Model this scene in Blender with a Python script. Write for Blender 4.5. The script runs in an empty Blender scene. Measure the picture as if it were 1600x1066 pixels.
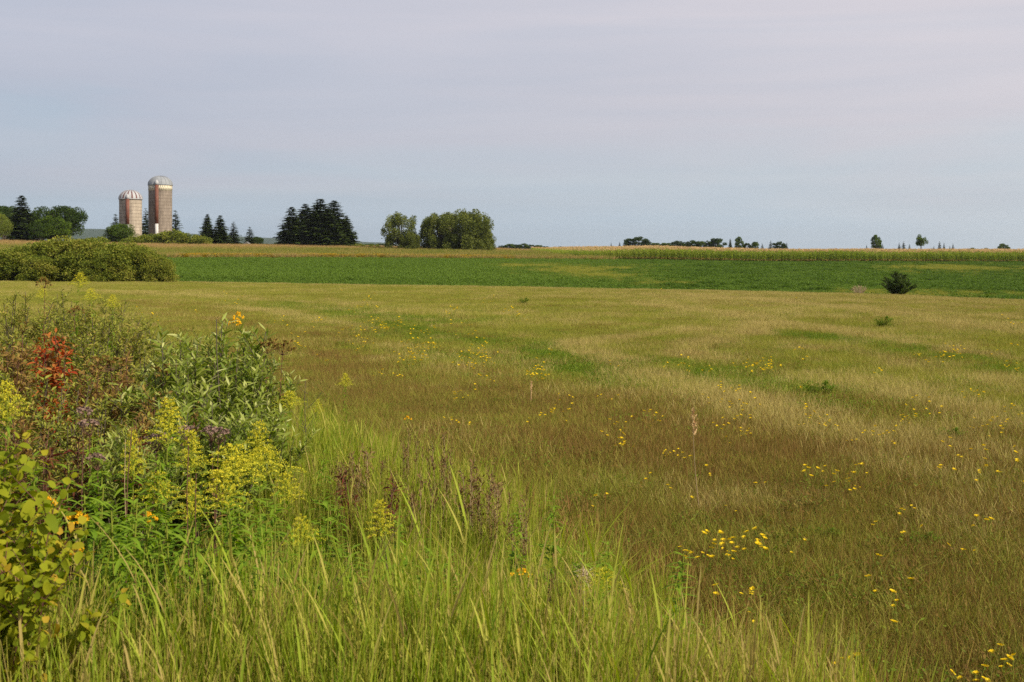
import bpy, math
import numpy as np
from mathutils import Vector

# ------------------------------------------------------------------ camera, sky, sun
F = 1778.0            # focal length in photo pixels (1600 wide)
H0 = 388.0            # photo row of the true horizon
CAM = 1.7
scene = bpy.context.scene
C = scene.collection
cam = bpy.data.cameras.new('camera')
cam.sensor_width = 36.0
cam.lens = 36.0 * F / 1600.0
cam.shift_y = -(533.0 - H0) / 1600.0
cam.clip_start = 0.05
cam.clip_end = 20000.0
cam.dof.use_dof = True
cam.dof.focus_distance = 8.0
cam.dof.aperture_fstop = 10.0
camo = bpy.data.objects.new('camera', cam)
camo.location = (0, 0, CAM)
camo.rotation_euler = (math.radians(90), 0, 0)
C.objects.link(camo)
scene.camera = camo

SUN_EL = math.radians(38.0)
SUN_AZ = math.radians(122.0)      # measured from +Y towards +X: right and a little behind the camera
sd = Vector((math.sin(SUN_AZ) * math.cos(SUN_EL), math.cos(SUN_AZ) * math.cos(SUN_EL), math.sin(SUN_EL)))
sun = bpy.data.lights.new('sun', 'SUN')
sun.energy = 4.9
sun.angle = math.radians(0.8)
sun.color = (1.0, 0.90, 0.71)
suno = bpy.data.objects.new('sun', sun)
suno.rotation_euler = sd.to_track_quat('Z', 'Y').to_euler()
suno.location = (30, -20, 60)
C.objects.link(suno)

world = bpy.data.worlds.new('World')
scene.world = world
world.use_nodes = True
wn, wl = world.node_tree.nodes, world.node_tree.links
wn.clear()
wout = wn.new('ShaderNodeOutputWorld')
wbg = wn.new('ShaderNodeBackground')
sky = wn.new('ShaderNodeTexSky')
sky.sky_type = 'NISHITA'
sky.sun_disc = False
sky.sun_elevation = SUN_EL
sky.sun_rotation = SUN_AZ
sky.dust_density = 2.0
sc_ = wn.new('ShaderNodeVectorMath'); sc_.operation = 'SCALE'; sc_.inputs['Scale'].default_value = 0.10
wl.new(sky.outputs[0], sc_.inputs[0])
tc = wn.new('ShaderNodeTexCoord')
sep = wn.new('ShaderNodeSeparateXYZ'); wl.new(tc.outputs['Generated'], sep.inputs[0])
veil = wn.new('ShaderNodeValToRGB')
el = veil.color_ramp.elements
el[0].position = 0.0; el[0].color = (0.396, 0.474, 0.552, 1)
el[1].position = 1.0; el[1].color = (0.32, 0.34, 0.40, 1)
for p, c in ((0.06, (0.392, 0.447, 0.513)), (0.12, (0.435, 0.440, 0.498)), (0.22, (0.496, 0.487, 0.535)), (0.45, (0.38, 0.38, 0.44))):
    e = el.new(p); e.color = (*c, 1)
# gentle large streaks of thin cloud: noise stretched along the horizon
mp = wn.new('ShaderNodeMapping'); mp.inputs['Scale'].default_value = (1.2, 1.2, 9.0)
wl.new(tc.outputs['Generated'], mp.inputs[0])
nz = wn.new('ShaderNodeTexNoise'); nz.inputs['Scale'].default_value = 1.7; nz.inputs['Detail'].default_value = 4.0
nz.inputs['Roughness'].default_value = 0.45; nz.inputs['Distortion'].default_value = 0.4
wl.new(mp.outputs[0], nz.inputs['Vector'])
ma = wn.new('ShaderNodeMath'); ma.operation = 'MULTIPLY_ADD'
ma.inputs[1].default_value = 0.26; ma.inputs[2].default_value = -0.13
wl.new(nz.outputs['Fac'], ma.inputs[0])
mz = wn.new('ShaderNodeMath'); mz.operation = 'ADD'
wl.new(sep.outputs['Z'], mz.inputs[0]); wl.new(ma.outputs[0], mz.inputs[1])
wl.new(mz.outputs[0], veil.inputs[0])
mxr = wn.new('ShaderNodeMapRange'); mxr.inputs['From Min'].default_value = -0.5; mxr.inputs['From Max'].default_value = 0.5
wl.new(sep.outputs['X'], mxr.inputs['Value'])
side = wn.new('ShaderNodeMix'); side.data_type = 'RGBA'      # the thin cloud is brighter and warmer towards the sun's side
side.inputs['A'].default_value = (0.83, 0.87, 0.92, 1); side.inputs['B'].default_value = (1.17, 1.11, 1.06, 1)
wl.new(mxr.outputs[0], side.inputs['Factor'])
mp2 = wn.new('ShaderNodeMapping'); mp2.inputs['Scale'].default_value = (1.0, 1.0, 13.0); mp2.inputs['Rotation'].default_value = (0.0, 0.05, 0.0)
wl.new(tc.outputs['Generated'], mp2.inputs[0])
nz2 = wn.new('ShaderNodeTexNoise'); nz2.inputs['Scale'].default_value = 2.3; nz2.inputs['Detail'].default_value = 5.0; nz2.inputs['Distortion'].default_value = 0.6
wl.new(mp2.outputs[0], nz2.inputs['Vector'])
st2 = wn.new('ShaderNodeValToRGB'); st2.color_ramp.elements[0].position = 0.35; st2.color_ramp.elements[0].color = (0.955, 0.975, 0.99, 1)
st2.color_ramp.elements[1].position = 0.68; st2.color_ramp.elements[1].color = (1.06, 1.03, 1.015, 1)
wl.new(nz2.outputs['Fac'], st2.inputs[0])
sd2 = wn.new('ShaderNodeMix'); sd2.data_type = 'RGBA'; sd2.blend_type = 'MULTIPLY'; sd2.inputs['Factor'].default_value = 1.0
wl.new(side.outputs['Result'], sd2.inputs['A']); wl.new(st2.outputs[0], sd2.inputs['B'])
vs = wn.new('ShaderNodeMix'); vs.data_type = 'RGBA'; vs.blend_type = 'MULTIPLY'; vs.inputs['Factor'].default_value = 1.0
wl.new(veil.outputs[0], vs.inputs['A']); wl.new(sd2.outputs['Result'], vs.inputs['B'])
wm = wn.new('ShaderNodeMix'); wm.data_type = 'RGBA'; wm.inputs['Factor'].default_value = 0.88
wl.new(sc_.outputs[0], wm.inputs['A']); wl.new(vs.outputs['Result'], wm.inputs['B'])
wl.new(wm.outputs['Result'], wbg.inputs['Color'])
wbg.inputs['Strength'].default_value = 1.0
wl.new(wbg.outputs[0], wout.inputs[0])

vsn = scene.view_settings
vsn.view_transform = 'Standard'; vsn.look = 'None'; vsn.gamma = 1.0; vsn.exposure = 0.4
scene.cycles.max_bounces = 6
scene.cycles.diffuse_bounces = 3
scene.cycles.transmission_bounces = 4
scene.cycles.volume_bounces = 0
scene.cycles.use_denoising = False      # the denoiser smears fine grass
scene.cycles.transparent_max_bounces = 4

rng = np.random.default_rng(7)

# ------------------------------------------------------------------ terrain
UC = np.array([-900., 0, 270, 450, 600, 770, 900, 1200, 1400, 1600, 2600])
YK = np.array([100., 130, 160, 185, 200, 215, 235, 260, 300, 400, 800, 9000])
ROWS = np.array([
    [434, 420, 404, 392, 386, 381, 380, 382, 385, 388, 391, 391],
    [434, 420, 404, 392, 386, 381, 380, 382, 385, 388, 391, 391],
    [434, 421, 405, 397, 392, 388, 386, 386, 388, 389, 391, 391],
    [437, 422, 407, 399, 394, 389, 388, 388, 389, 390, 391, 391],
    [439, 424, 409, 401, 396, 392, 390, 390, 391, 391, 391, 391],
    [441, 426, 413, 404, 398, 395, 393, 393, 393, 393, 392, 391],
    [443, 428, 416, 407, 403, 400, 398, 397, 396, 394, 392, 391],
    [447, 432, 420, 413, 410, 409, 408, 405, 403, 399, 394, 391],
    [452, 438, 424, 414, 410, 409, 408, 405, 403, 399, 394, 391],
    [458, 442, 427, 415, 411, 409, 408, 405, 403, 399, 394, 391],
    [458, 442, 427, 415, 411, 409, 408, 405, 403, 399, 394, 391]], float)
ZK = CAM - (ROWS - H0) * YK[None] / F
EU = np.array([-900., 0, 270, 600, 800, 1000, 1200, 1400, 1600, 2600])
EY = np.array([85., 85, 85, 78, 72, 68, 64, 60, 56, 52])
ER = np.array([441., 441, 443, 449, 452, 456, 460, 465, 474, 480])

def edge_y(u):
    return np.interp(u, EU, EY)

def height(x, y):
    x = np.asarray(x, float); y = np.asarray(y, float)
    x, y = np.broadcast_arrays(x, y)
    u = 800 + F * x / np.maximum(y, 12.0)
    u = np.clip(u, -900, 2600)
    ye = np.interp(u, EU, EY)
    ze = CAM - (np.interp(u, EU, ER) - H0) * ye / F
    # near slope: flat to 12 m, then easing down to the field edge
    t = np.clip((y - 12) / (ye - 12), 0, 1)
    z = ze * (0.75 * t + 0.25 * t * t)
    ya = np.maximum(y, 100.0)
    # columns
    ui = np.clip(np.searchsorted(UC, u) - 1, 0, len(UC) - 2)
    fu = np.clip((u - UC[ui]) / (UC[ui + 1] - UC[ui]), 0, 1)
    yi = np.clip(np.searchsorted(YK, ya) - 1, 0, len(YK) - 2)
    fy = np.clip((ya - YK[yi]) / (YK[yi + 1] - YK[yi]), 0, 1)
    zf = ((ZK[ui, yi] * (1 - fu) + ZK[ui + 1, yi] * fu) * (1 - fy)
          + (ZK[ui, yi + 1] * (1 - fu) + ZK[ui + 1, yi + 1] * fu) * fy)
    s = np.clip((y - ye) / np.maximum(100 - ye, 1), 0, 1)
    zv = ze + (zf - ze) * s - 0.55 * np.sin(np.pi * s) ** 1.0
    z = np.where(y > ye, zv, z)
    z = z + 0.012 * np.sin(x * 1.3 + y * 0.7) * np.sin(y * 0.9 - x * 0.4)
    return z

def hz(x, y):
    return float(height(x, y))

def gx(u, Y):
    return (u - 800.0) * Y / F

def top_z(row, Y):
    return CAM - (row - H0) * Y / F

def ground_at(u, row):
    """the point of the ground seen at photo pixel (u,row), rows below ~445"""
    ys = np.linspace(2.0, 84.0, 500)
    r = H0 + (CAM - height(gx(u, ys), ys)) * F / ys
    Y = float(np.interp(-row, -r, ys))
    return gx(u, Y), Y

# ------------------------------------------------------------------ materials
def nodes_of(m):
    m.use_nodes = True
    n, l = m.node_tree.nodes, m.node_tree.links
    n.clear()
    return n, l

def ramp(n, stops):
    r = n.new('ShaderNodeValToRGB')
    e = r.color_ramp.elements
    e[0].position = stops[0][0]; e[0].color = (*stops[0][1], 1)
    e[1].position = stops[-1][0]; e[1].color = (*stops[-1][1], 1)
    for p, c in stops[1:-1]:
        x = e.new(p); x.color = (*c, 1)
    return r

def leafmat(name, cols, trans=0.35, rough=0.7, noise=0.0, nscale=0.5, inst=0.0, spec=0.10):
    """leaf colour by the 'tint' of each leaf, plus slow change over the ground and from plant to plant"""
    m = bpy.data.materials.new(name)
    n, l = nodes_of(m)
    out = n.new('ShaderNodeOutputMaterial')
    at = n.new('ShaderNodeAttribute'); at.attribute_name = 'tint'
    v = at.outputs['Fac']
    if noise:
        ge = n.new('ShaderNodeNewGeometry')
        no = n.new('ShaderNodeTexNoise'); no.inputs['Scale'].default_value = nscale; no.inputs['Detail'].default_value = 3
        l.new(ge.outputs['Position'], no.inputs['Vector'])
        a = n.new('ShaderNodeMath'); a.operation = 'MULTIPLY_ADD'; a.inputs[1].default_value = noise * 2
        a.inputs[2].default_value = -noise
        l.new(no.outputs['Fac'], a.inputs[0])
        b = n.new('ShaderNodeMath'); b.operation = 'ADD'
        l.new(v, b.inputs[0]); l.new(a.outputs[0], b.inputs[1]); v = b.outputs[0]
    if inst:
        ia = n.new('ShaderNodeAttribute'); ia.attribute_name = 'patch'; ia.attribute_type = 'INSTANCER'
        a = n.new('ShaderNodeMath'); a.operation = 'MULTIPLY_ADD'; a.inputs[1].default_value = inst
        l.new(ia.outputs['Fac'], a.inputs[0]); l.new(v, a.inputs[2]); v = a.outputs[0]
    k = len(cols)
    rp = ramp(n, [(i / (k - 1), c) for i, c in enumerate(cols)])
    l.new(v, rp.inputs[0])
    p = n.new('ShaderNodeBsdfPrincipled'); p.inputs['Roughness'].default_value = rough
    p.inputs['Specular IOR Level'].default_value = spec
    l.new(rp.outputs[0], p.inputs['Base Color'])
    tr = n.new('ShaderNodeBsdfTranslucent')
    hs = n.new('ShaderNodeHueSaturation'); hs.inputs['Saturation'].default_value = 1.12; hs.inputs['Value'].default_value = 1.15
    l.new(rp.outputs[0], hs.inputs['Color']); l.new(hs.outputs[0], tr.inputs['Color'])
    mx = n.new('ShaderNodeMixShader'); mx.inputs[0].default_value = trans
    l.new(p.outputs[0], mx.inputs[1]); l.new(tr.outputs[0], mx.inputs[2])
    l.new(mx.outputs[0], out.inputs[0])
    return m

def plain(name, col, rough=0.8, var=0.25, scale=6.0, metal=0.0, bump=0.0, col2=None):
    m = bpy.data.materials.new(name)
    n, l = nodes_of(m)
    out = n.new('ShaderNodeOutputMaterial')
    p = n.new('ShaderNodeBsdfPrincipled'); p.inputs['Roughness'].default_value = rough; p.inputs['Metallic'].default_value = metal
    tcn = n.new('ShaderNodeTexCoord')
    no = n.new('ShaderNodeTexNoise'); no.inputs['Scale'].default_value = scale; no.inputs['Detail'].default_value = 6
    l.new(tcn.outputs['Object'], no.inputs['Vector'])
    c2 = col2 or tuple(c * (1 - var) for c in col)
    rp = ramp(n, [(0.3, c2), (0.7, col)])
    l.new(no.outputs['Fac'], rp.inputs[0]); l.new(rp.outputs[0], p.inputs['Base Color'])
    if bump:
        b = n.new('ShaderNodeBump'); b.inputs['Strength'].default_value = bump
        l.new(no.outputs['Fac'], b.inputs['Height']); l.new(b.outputs[0], p.inputs['Normal'])
    l.new(p.outputs[0], out.inputs[0])
    return m

def groundmat(name, stops, scale=0.6, fine=14.0, mixf=0.5, stretch=(1, 1, 1)):
    m = bpy.data.materials.new(name)
    n, l = nodes_of(m)
    out = n.new('ShaderNodeOutputMaterial')
    p = n.new('ShaderNodeBsdfPrincipled'); p.inputs['Roughness'].default_value = 0.95
    p.inputs['Specular IOR Level'].default_value = 0.1
    ge = n.new('ShaderNodeNewGeometry')
    mpp = n.new('ShaderNodeMapping'); mpp.inputs['Scale'].default_value = stretch
    l.new(ge.outputs['Position'], mpp.inputs[0])
    a = n.new('ShaderNodeTexNoise'); a.inputs['Scale'].default_value = scale; a.inputs['Detail'].default_value = 5
    b = n.new('ShaderNodeTexNoise'); b.inputs['Scale'].default_value = fine; b.inputs['Detail'].default_value = 8
    l.new(mpp.outputs[0], a.inputs['Vector']); l.new(ge.outputs['Position'], b.inputs['Vector'])
    mx = n.new('ShaderNodeMix'); mx.inputs['Factor'].default_value = mixf
    l.new(a.outputs['Fac'], mx.inputs['A']); l.new(b.outputs['Fac'], mx.inputs['B'])
    rp = ramp(n, stops)
    l.new(mx.outputs['Result'], rp.inputs[0]); l.new(rp.outputs[0], p.inputs['Base Color'])
    bp = n.new('ShaderNodeBump'); bp.inputs['Strength'].default_value = 0.6; bp.inputs['Distance'].default_value = 0.05
    l.new(b.outputs['Fac'], bp.inputs['Height']); l.new(bp.outputs[0], p.inputs['Normal'])
    l.new(p.outputs[0], out.inputs[0])
    return m

M = {}
M['hay_ground'] = groundmat('hay_ground', [(0.3, (.070, .062, .018)), (0.5, (.12, .105, .034)), (0.7, (.20, .165, .065))])
M['alfalfa_ground'] = groundmat('alfalfa_ground', [(0.3, (.040, .085, .008)), (0.55, (.065, .12, .012)), (0.8, (.14, .14, .035))], .08, 4.0)
M['weed_ground'] = groundmat('weed_ground', [(0.3, (.06, .07, .02)), (0.7, (.19, .16, .06))], .15, 3.0)
M['corn_ground'] = groundmat('corn_ground', [(0.3, (.06, .045, .02)), (0.7, (.12, .09, .045))], .3, 5.0)
M['far_ground'] = groundmat('far_ground', [(0.3, (.03, .06, .015)), (0.7, (.09, .11, .035))], .02, .5)
M['hill'] = groundmat('hill', [(0.3, (.012, .030, .012)), (0.7, (.035, .060, .020))], .03, .12)
M['straw'] = leafmat('straw', [(0.165, 0.123, 0.036), (0.279, 0.219, 0.067), (0.393, 0.320, 0.104), (0.497, 0.406, 0.156)], .25, inst=.4)
M['hay_green'] = leafmat('hay_green', [(0.119, 0.135, 0.020), (0.196, 0.212, 0.030), (0.280, 0.289, 0.045), (0.357, 0.332, 0.070)], .35, inst=.35)
M['fresh'] = leafmat('fresh', [(0.072, 0.132, 0.011), (0.116, 0.187, 0.015), (0.176, 0.242, 0.024)], .35, inst=.3)
M['russet'] = leafmat('russet', [(0.130, 0.117, 0.024), (0.209, 0.123, 0.036), (0.281, 0.186, 0.060), (0.157, 0.161, 0.030), (0.209, 0.112, 0.038)], .25, inst=.3)
M['tall'] = leafmat('tall', [(0.106, 0.179, 0.015), (0.206, 0.283, 0.025), (0.319, 0.386, 0.040), (0.439, 0.435, 0.075), (0.399, 0.311, 0.106)], .45, noise=.18, nscale=3.5, inst=.4)
M['alfalfa'] = leafmat('alfalfa', [(0.054, 0.100, 0.011), (0.090, 0.158, 0.018), (0.139, 0.211, 0.030)], .3, inst=.5)
M['corn'] = leafmat('corn', [(0.140, 0.227, 0.025), (0.233, 0.326, 0.040), (0.327, 0.380, 0.062), (0.450, 0.326, 0.124)], .4, inst=.25)
M['tassel'] = leafmat('tassel', [(0.483, 0.322, 0.161), (0.632, 0.437, 0.230)], .2)
M['weeds'] = leafmat('weeds', [(0.104, 0.155, 0.021), (0.196, 0.217, 0.033), (0.290, 0.258, 0.057), (0.393, 0.258, 0.114)], .3, inst=.6)
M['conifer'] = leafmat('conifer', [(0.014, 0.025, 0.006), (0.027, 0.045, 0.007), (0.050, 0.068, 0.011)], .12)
M['dark_leaf'] = leafmat('dark_leaf', [(0.019, 0.038, 0.006), (0.038, 0.069, 0.009), (0.074, 0.110, 0.014)], .22)
M['bush_leaf'] = leafmat('bush_leaf', [(.03, .055, .010), (.055, .090, .014), (.10, .14, .022)], .25)
M['mid_leaf'] = leafmat('mid_leaf', [(.040, .075, .009), (.080, .130, .013), (.14, .19, .02)], .28)
M['pale_leaf'] = leafmat('pale_leaf', [(0.072, 0.095, 0.021), (0.130, 0.156, 0.030), (0.203, 0.220, 0.048)], .28)
M['lime_leaf'] = leafmat('lime_leaf', [(.09, .13, .02), (.16, .20, .03), (.25, .26, .045)], .35)
M['olive_leaf'] = leafmat('olive_leaf', [(0.072, 0.108, 0.014), (0.144, 0.180, 0.023), (0.238, 0.252, 0.037), (0.317, 0.259, 0.058)], .28, noise=.35, nscale=.6)
M['willow_leaf'] = leafmat('willow_leaf', [(0.102, 0.156, 0.020), (0.190, 0.249, 0.033), (0.293, 0.336, 0.060), (0.508, 0.523, 0.196)], .42, rough=.5, spec=.25)
M['fine_leaf'] = leafmat('fine_leaf', [(0.113, 0.150, 0.021), (0.212, 0.242, 0.037), (0.327, 0.327, 0.057), (0.382, 0.242, 0.078)], .38, noise=.3, nscale=4)
M['brown_leaf'] = leafmat('brown_leaf', [(0.125, 0.068, 0.024), (0.222, 0.128, 0.037), (0.296, 0.204, 0.053), (0.177, 0.189, 0.033)], .3, noise=.25, nscale=4)
M['maroon_leaf'] = leafmat('maroon_leaf', [(.10, .025, .018), (.16, .04, .025), (.17, .11, .03), (.11, .13, .025)], .35)
M['red_leaf'] = leafmat('red_leaf', [(0.318, 0.033, 0.015), (0.430, 0.071, 0.025), (0.393, 0.140, 0.033), (0.337, 0.206, 0.075)], .4)
M['viburnum_leaf'] = leafmat('viburnum_leaf', [(0.092, 0.151, 0.010), (0.196, 0.238, 0.014), (0.322, 0.335, 0.020), (0.506, 0.292, 0.040)], .45)
M['rod_leaf'] = leafmat('rod_leaf', [(0.088, 0.177, 0.015), (0.153, 0.260, 0.021), (0.260, 0.366, 0.031)], .45)
M['rod_flower'] = leafmat('rod_flower', [(0.385, 0.439, 0.052), (0.567, 0.543, 0.052), (0.708, 0.606, 0.052)], .4, rough=.8)
M['gold_tuft'] = leafmat('gold_tuft', [(.14, .16, .02), (.34, .24, .02), (.52, .30, .02)], .3)
M['gold_flower'] = leafmat('gold_flower', [(.72, .40, .012), (.80, .50, .02)], .3, rough=.8)
M['trefoil'] = leafmat('trefoil', [(.72, .50, .012), (.80, .62, .03)], .3, rough=.7)
M['green_stem'] = leafmat('green_stem', [(.12, .15, .02), (.20, .22, .03)], .0)
M['red_stem'] = plain('red_stem', (.12, .045, .028), .7)
M['woody'] = plain('woody', (.10, .075, .05), .85, .4, 20)
M['bark'] = plain('bark', (.12, .10, .08), .9, .45, 8, bump=.4)
M['dry'] = plain('dry', (.34, .24, .13), .85, .3, 30)
M['mauve'] = plain('mauve', (.27, .17, .13), .9, .45, 60)
M['dried_leaf'] = leafmat('dried_leaf', [(.09, .05, .025), (.16, .09, .038), (.23, .15, .06), (.10, .13, .026)], .3, noise=.25, nscale=4)
M['fluff'] = plain('fluff', (.50, .38, .26), .9, .3, 40)

# ------------------------------------------------------------------ mesh helpers
def nrm(a):
    return a / np.maximum(np.linalg.norm(a, axis=-1, keepdims=True), 1e-9)

def V3(*a):
    return np.array(a, float)

def rdir(n, zlo=-1.0, zhi=1.0, r=None):
    r = r or rng
    z = r.uniform(zlo, zhi, n); a = r.uniform(0, 2 * np.pi, n)
    s = np.sqrt(np.maximum(0, 1 - z * z))
    return np.stack([s * np.cos(a), s * np.sin(a), z], 1)

class MB:
    def __init__(s):
        s.v, s.f, s.t, s.m, s.n = [], [], [], [], 0

    def quads(s, v, f, tint=None, m=0):
        v = v.reshape(-1, 3)
        s.v.append(v); s.f.append(f.reshape(-1, 4) + s.n)
        s.t.append(np.full(len(v), .5) if tint is None else np.broadcast_to(tint, (len(v),)).astype(float))
        s.m.append(np.full(len(f.reshape(-1, 4)), m, int)); s.n += len(v)
        return s

    def strips(s, B, D, S, L, W, bend=None, nseg=2, prof='blade', fold=0.0, tint=None, m=0):
        N = len(B)
        if N == 0: return s
        L = np.broadcast_to(L, (N,)); W = np.broadcast_to(W, (N,))
        t = np.linspace(0, 1, nseg + 1)
        P = B[:, None] + L[:, None, None] * D[:, None] * t[None, :, None]
        if bend is not None:
            P = P + L[:, None, None] * bend[:, None] * (t ** 2)[None, :, None]
        pf = {'blade': 1 - .85 * t ** 2, 'leaf': np.sin(np.pi * (.1 + .86 * t ** .85)), 'flat': np.ones_like(t),
              'oval': np.sin(np.pi * (.14 + .76 * t)) ** .7}[prof]
        w = (W[:, None] * pf[None])[..., None] / 2
        S_ = S[:, None]
        if fold:
            Nn = nrm(np.cross(S, D))[:, None]
            cols = [P - S_ * w, P - Nn * w * fold, P + S_ * w]
        else:
            cols = [P - S_ * w, P + S_ * w]
        k = len(cols)
        v = np.stack(cols, 2)                      # N, nseg+1, k, 3
        base = (np.arange(N) * (nseg + 1) * k)[:, None, None]
        i = np.arange(nseg)[None, :, None] * k; j = np.arange(k - 1)[None, None, :]
        a = base + i + j
        f = np.stack([a, a + 1, a + 1 + k, a + k], -1)
        if tint is None: tint = rng.uniform(0, 1, N)
        return s.quads(v, f, np.repeat(np.broadcast_to(tint, (N,)), (nseg + 1) * k), m)

    def tubes(s, paths, radii, ns=5, tint=.5, m=0):
        """paths (N,k,3) radii (N,k) or (k,)"""
        paths = np.asarray(paths, float)
        if paths.ndim == 2: paths = paths[None]
        N, k, _ = paths.shape
        radii = np.broadcast_to(radii, (N, k))
        ax = nrm(paths[:, -1] - paths[:, 0])
        ref = np.where(np.abs(ax[:, 2:3]) > .9, V3(1, 0, 0), V3(0, 0, 1))
        a = nrm(np.cross(ax, ref)); b = np.cross(ax, a)
        th = np.linspace(0, 2 * np.pi, ns, endpoint=False)
        ring = a[:, None] * np.cos(th)[None, :, None] + b[:, None] * np.sin(th)[None, :, None]
        v = paths[:, :, None] + ring[:, None] * radii[:, :, None, None]
        base = (np.arange(N) * k * ns)[:, None, None]
        i = (np.arange(k - 1) * ns)[None, :, None]; j = np.arange(ns)[None, None, :]; j2 = (j + 1) % ns
        f = np.stack([base + i + j, base + i + j2, base + i + ns + j2, base + i + ns + j], -1)
        return s.quads(v, f, tint if np.isscalar(tint) else np.repeat(tint, k * ns), m)

    def box(s, c, size, m=0, tint=.5):
        c = np.array(c, float); h = np.array(size, float) / 2
        g = np.array([[-1, -1, -1], [1, -1, -1], [1, 1, -1], [-1, 1, -1], [-1, -1, 1], [1, -1, 1], [1, 1, 1], [-1, 1, 1]], float)
        f = np.array([[0, 3, 2, 1], [4, 5, 6, 7], [0, 1, 5, 4], [1, 2, 6, 5], [2, 3, 7, 6], [3, 0, 4, 7]])
        return s.quads(c + g * h, f, tint, m)

    def mesh(s, name, mats, smooth=False):
        me = bpy.data.meshes.new(name)
        v = np.concatenate(s.v).astype(np.float32); f = np.concatenate(s.f).astype(np.int32)
        me.vertices.add(len(v)); me.vertices.foreach_set('co', v.ravel())
        me.loops.add(f.size); me.loops.foreach_set('vertex_index', f.ravel())
        me.polygons.add(len(f)); me.polygons.foreach_set('loop_start', np.arange(len(f), dtype=np.int32) * 4)
        me.polygons.foreach_set('material_index', np.concatenate(s.m).astype(np.int32))
        if smooth: me.polygons.foreach_set('use_smooth', np.ones(len(f), bool))
        me.update(calc_edges=True)
        a = me.attributes.new('tint', 'FLOAT', 'POINT')
        a.data.foreach_set('value', np.concatenate(s.t).astype(np.float32))
        for x in (mats if isinstance(mats, (list, tuple)) else [mats]):
            me.materials.append(M[x] if isinstance(x, str) else x)
        return me

def link(name, me, parent=None, loc=None):
    o = bpy.data.objects.new(name, me)
    C.objects.link(o)
    if parent is not None: o.parent = parent
    if loc is not None: o.location = loc
    return o

def tag(o, label, cat, group=None, kind=None):
    if label: o['label'] = label
    if cat: o['category'] = cat
    if group: o['group'] = group
    if kind: o['kind'] = kind
    return o

class Proto:
    """a kind of thing: part name -> mesh; place() makes one real object per call with real child parts"""
    def __init__(s, name, parts):
        s.name, s.parts = name, parts

    def place(s, loc, label, cat, group=None, rz=0.0, sc=(1, 1, 1), name=None, mats=None):
        r = bpy.data.objects.new(name or s.name, None)
        r.empty_display_size = .2
        C.objects.link(r)
        r.location = loc; r.rotation_euler = (0, 0, rz); r.scale = sc
        tag(r, label, cat, group)
        for pn, me in (s.parts.items() if isinstance(s.parts, dict) else s.parts):
            c = link(pn, me, r)
        return r

# ------------------------------------------------------------------ ground sheet
def build_ground():
    S = np.concatenate([[-40, -15, -6, -3, -1.6, -1.0], np.linspace(-.8, .8, 141), [1.0, 1.6, 3, 6, 15, 40]])
    def y_of(s, fn):
        Y = np.full_like(s, 80.)
        for _ in range(40):
            x = (Y + 30) * s
            Y = .5 * Y + .5 * fn(np.clip(800 + F * x / Y, -900, 2600))
        return Y
    e1 = y_of(S, edge_y)
    e2 = y_of(S, lambda u: np.interp(u, [0, 270, 770, 900, 1200, 1600], [158, 160, 178, 186, 196, 199]))
    e3 = e2 + 4
    fr = np.linspace(0, 1, 60) ** 1.6
    bands = [(lambda k: -25 + 0 * S, e1, 60, 0), (None, e2, 40, 1), (None, e3, 3, 2), (None, 330 + 0 * S, 30, 3), (None, 9000 + 0 * S, 30, 4)]
    rows, mats = [], []
    y0 = -25 + 0 * S
    rows.append(y0)
    for _, y1, n, m in bands:
        p = 1.7 if m == 0 else (2.5 if m == 4 else 1.0)
        for k in range(1, n + 1):
            rows.append(y0 + (y1 - y0) * (k / n) ** p); mats.append(m)
        y0 = y1
    Y = np.array(rows); X = (Y + 30) * S[None]
    Z = height(X, Y)
    v = np.stack([X, Y, Z], -1)
    nr, nc = Y.shape
    i = np.arange(nr - 1)[:, None] * nc; j = np.arange(nc - 1)[None]
    f = np.stack([i + j, i + j + 1, i + j + 1 + nc, i + j + nc], -1)
    mb = MB(); mb.quads(v, f)
    mi = np.repeat(np.array(mats)[:, None], nc - 1, 1)
    # band 3: weeds on the left, corn soil on the right
    um = 800 + F * X[:-1, :-1] / np.maximum(Y[:-1, :-1], 1)
    mi = np.where((mi == 3) & (um < 880), 2, mi)
    mb.m = [mi.ravel()]
    me = mb.mesh('ground', ['hay_ground', 'alfalfa_ground', 'weed_ground', 'corn_ground', 'far_ground'], True)
    o = link('ground', me); tag(o, 'rolling farm ground under the hayfield, green field and corn', 'ground', kind='structure')
build_ground()

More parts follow.
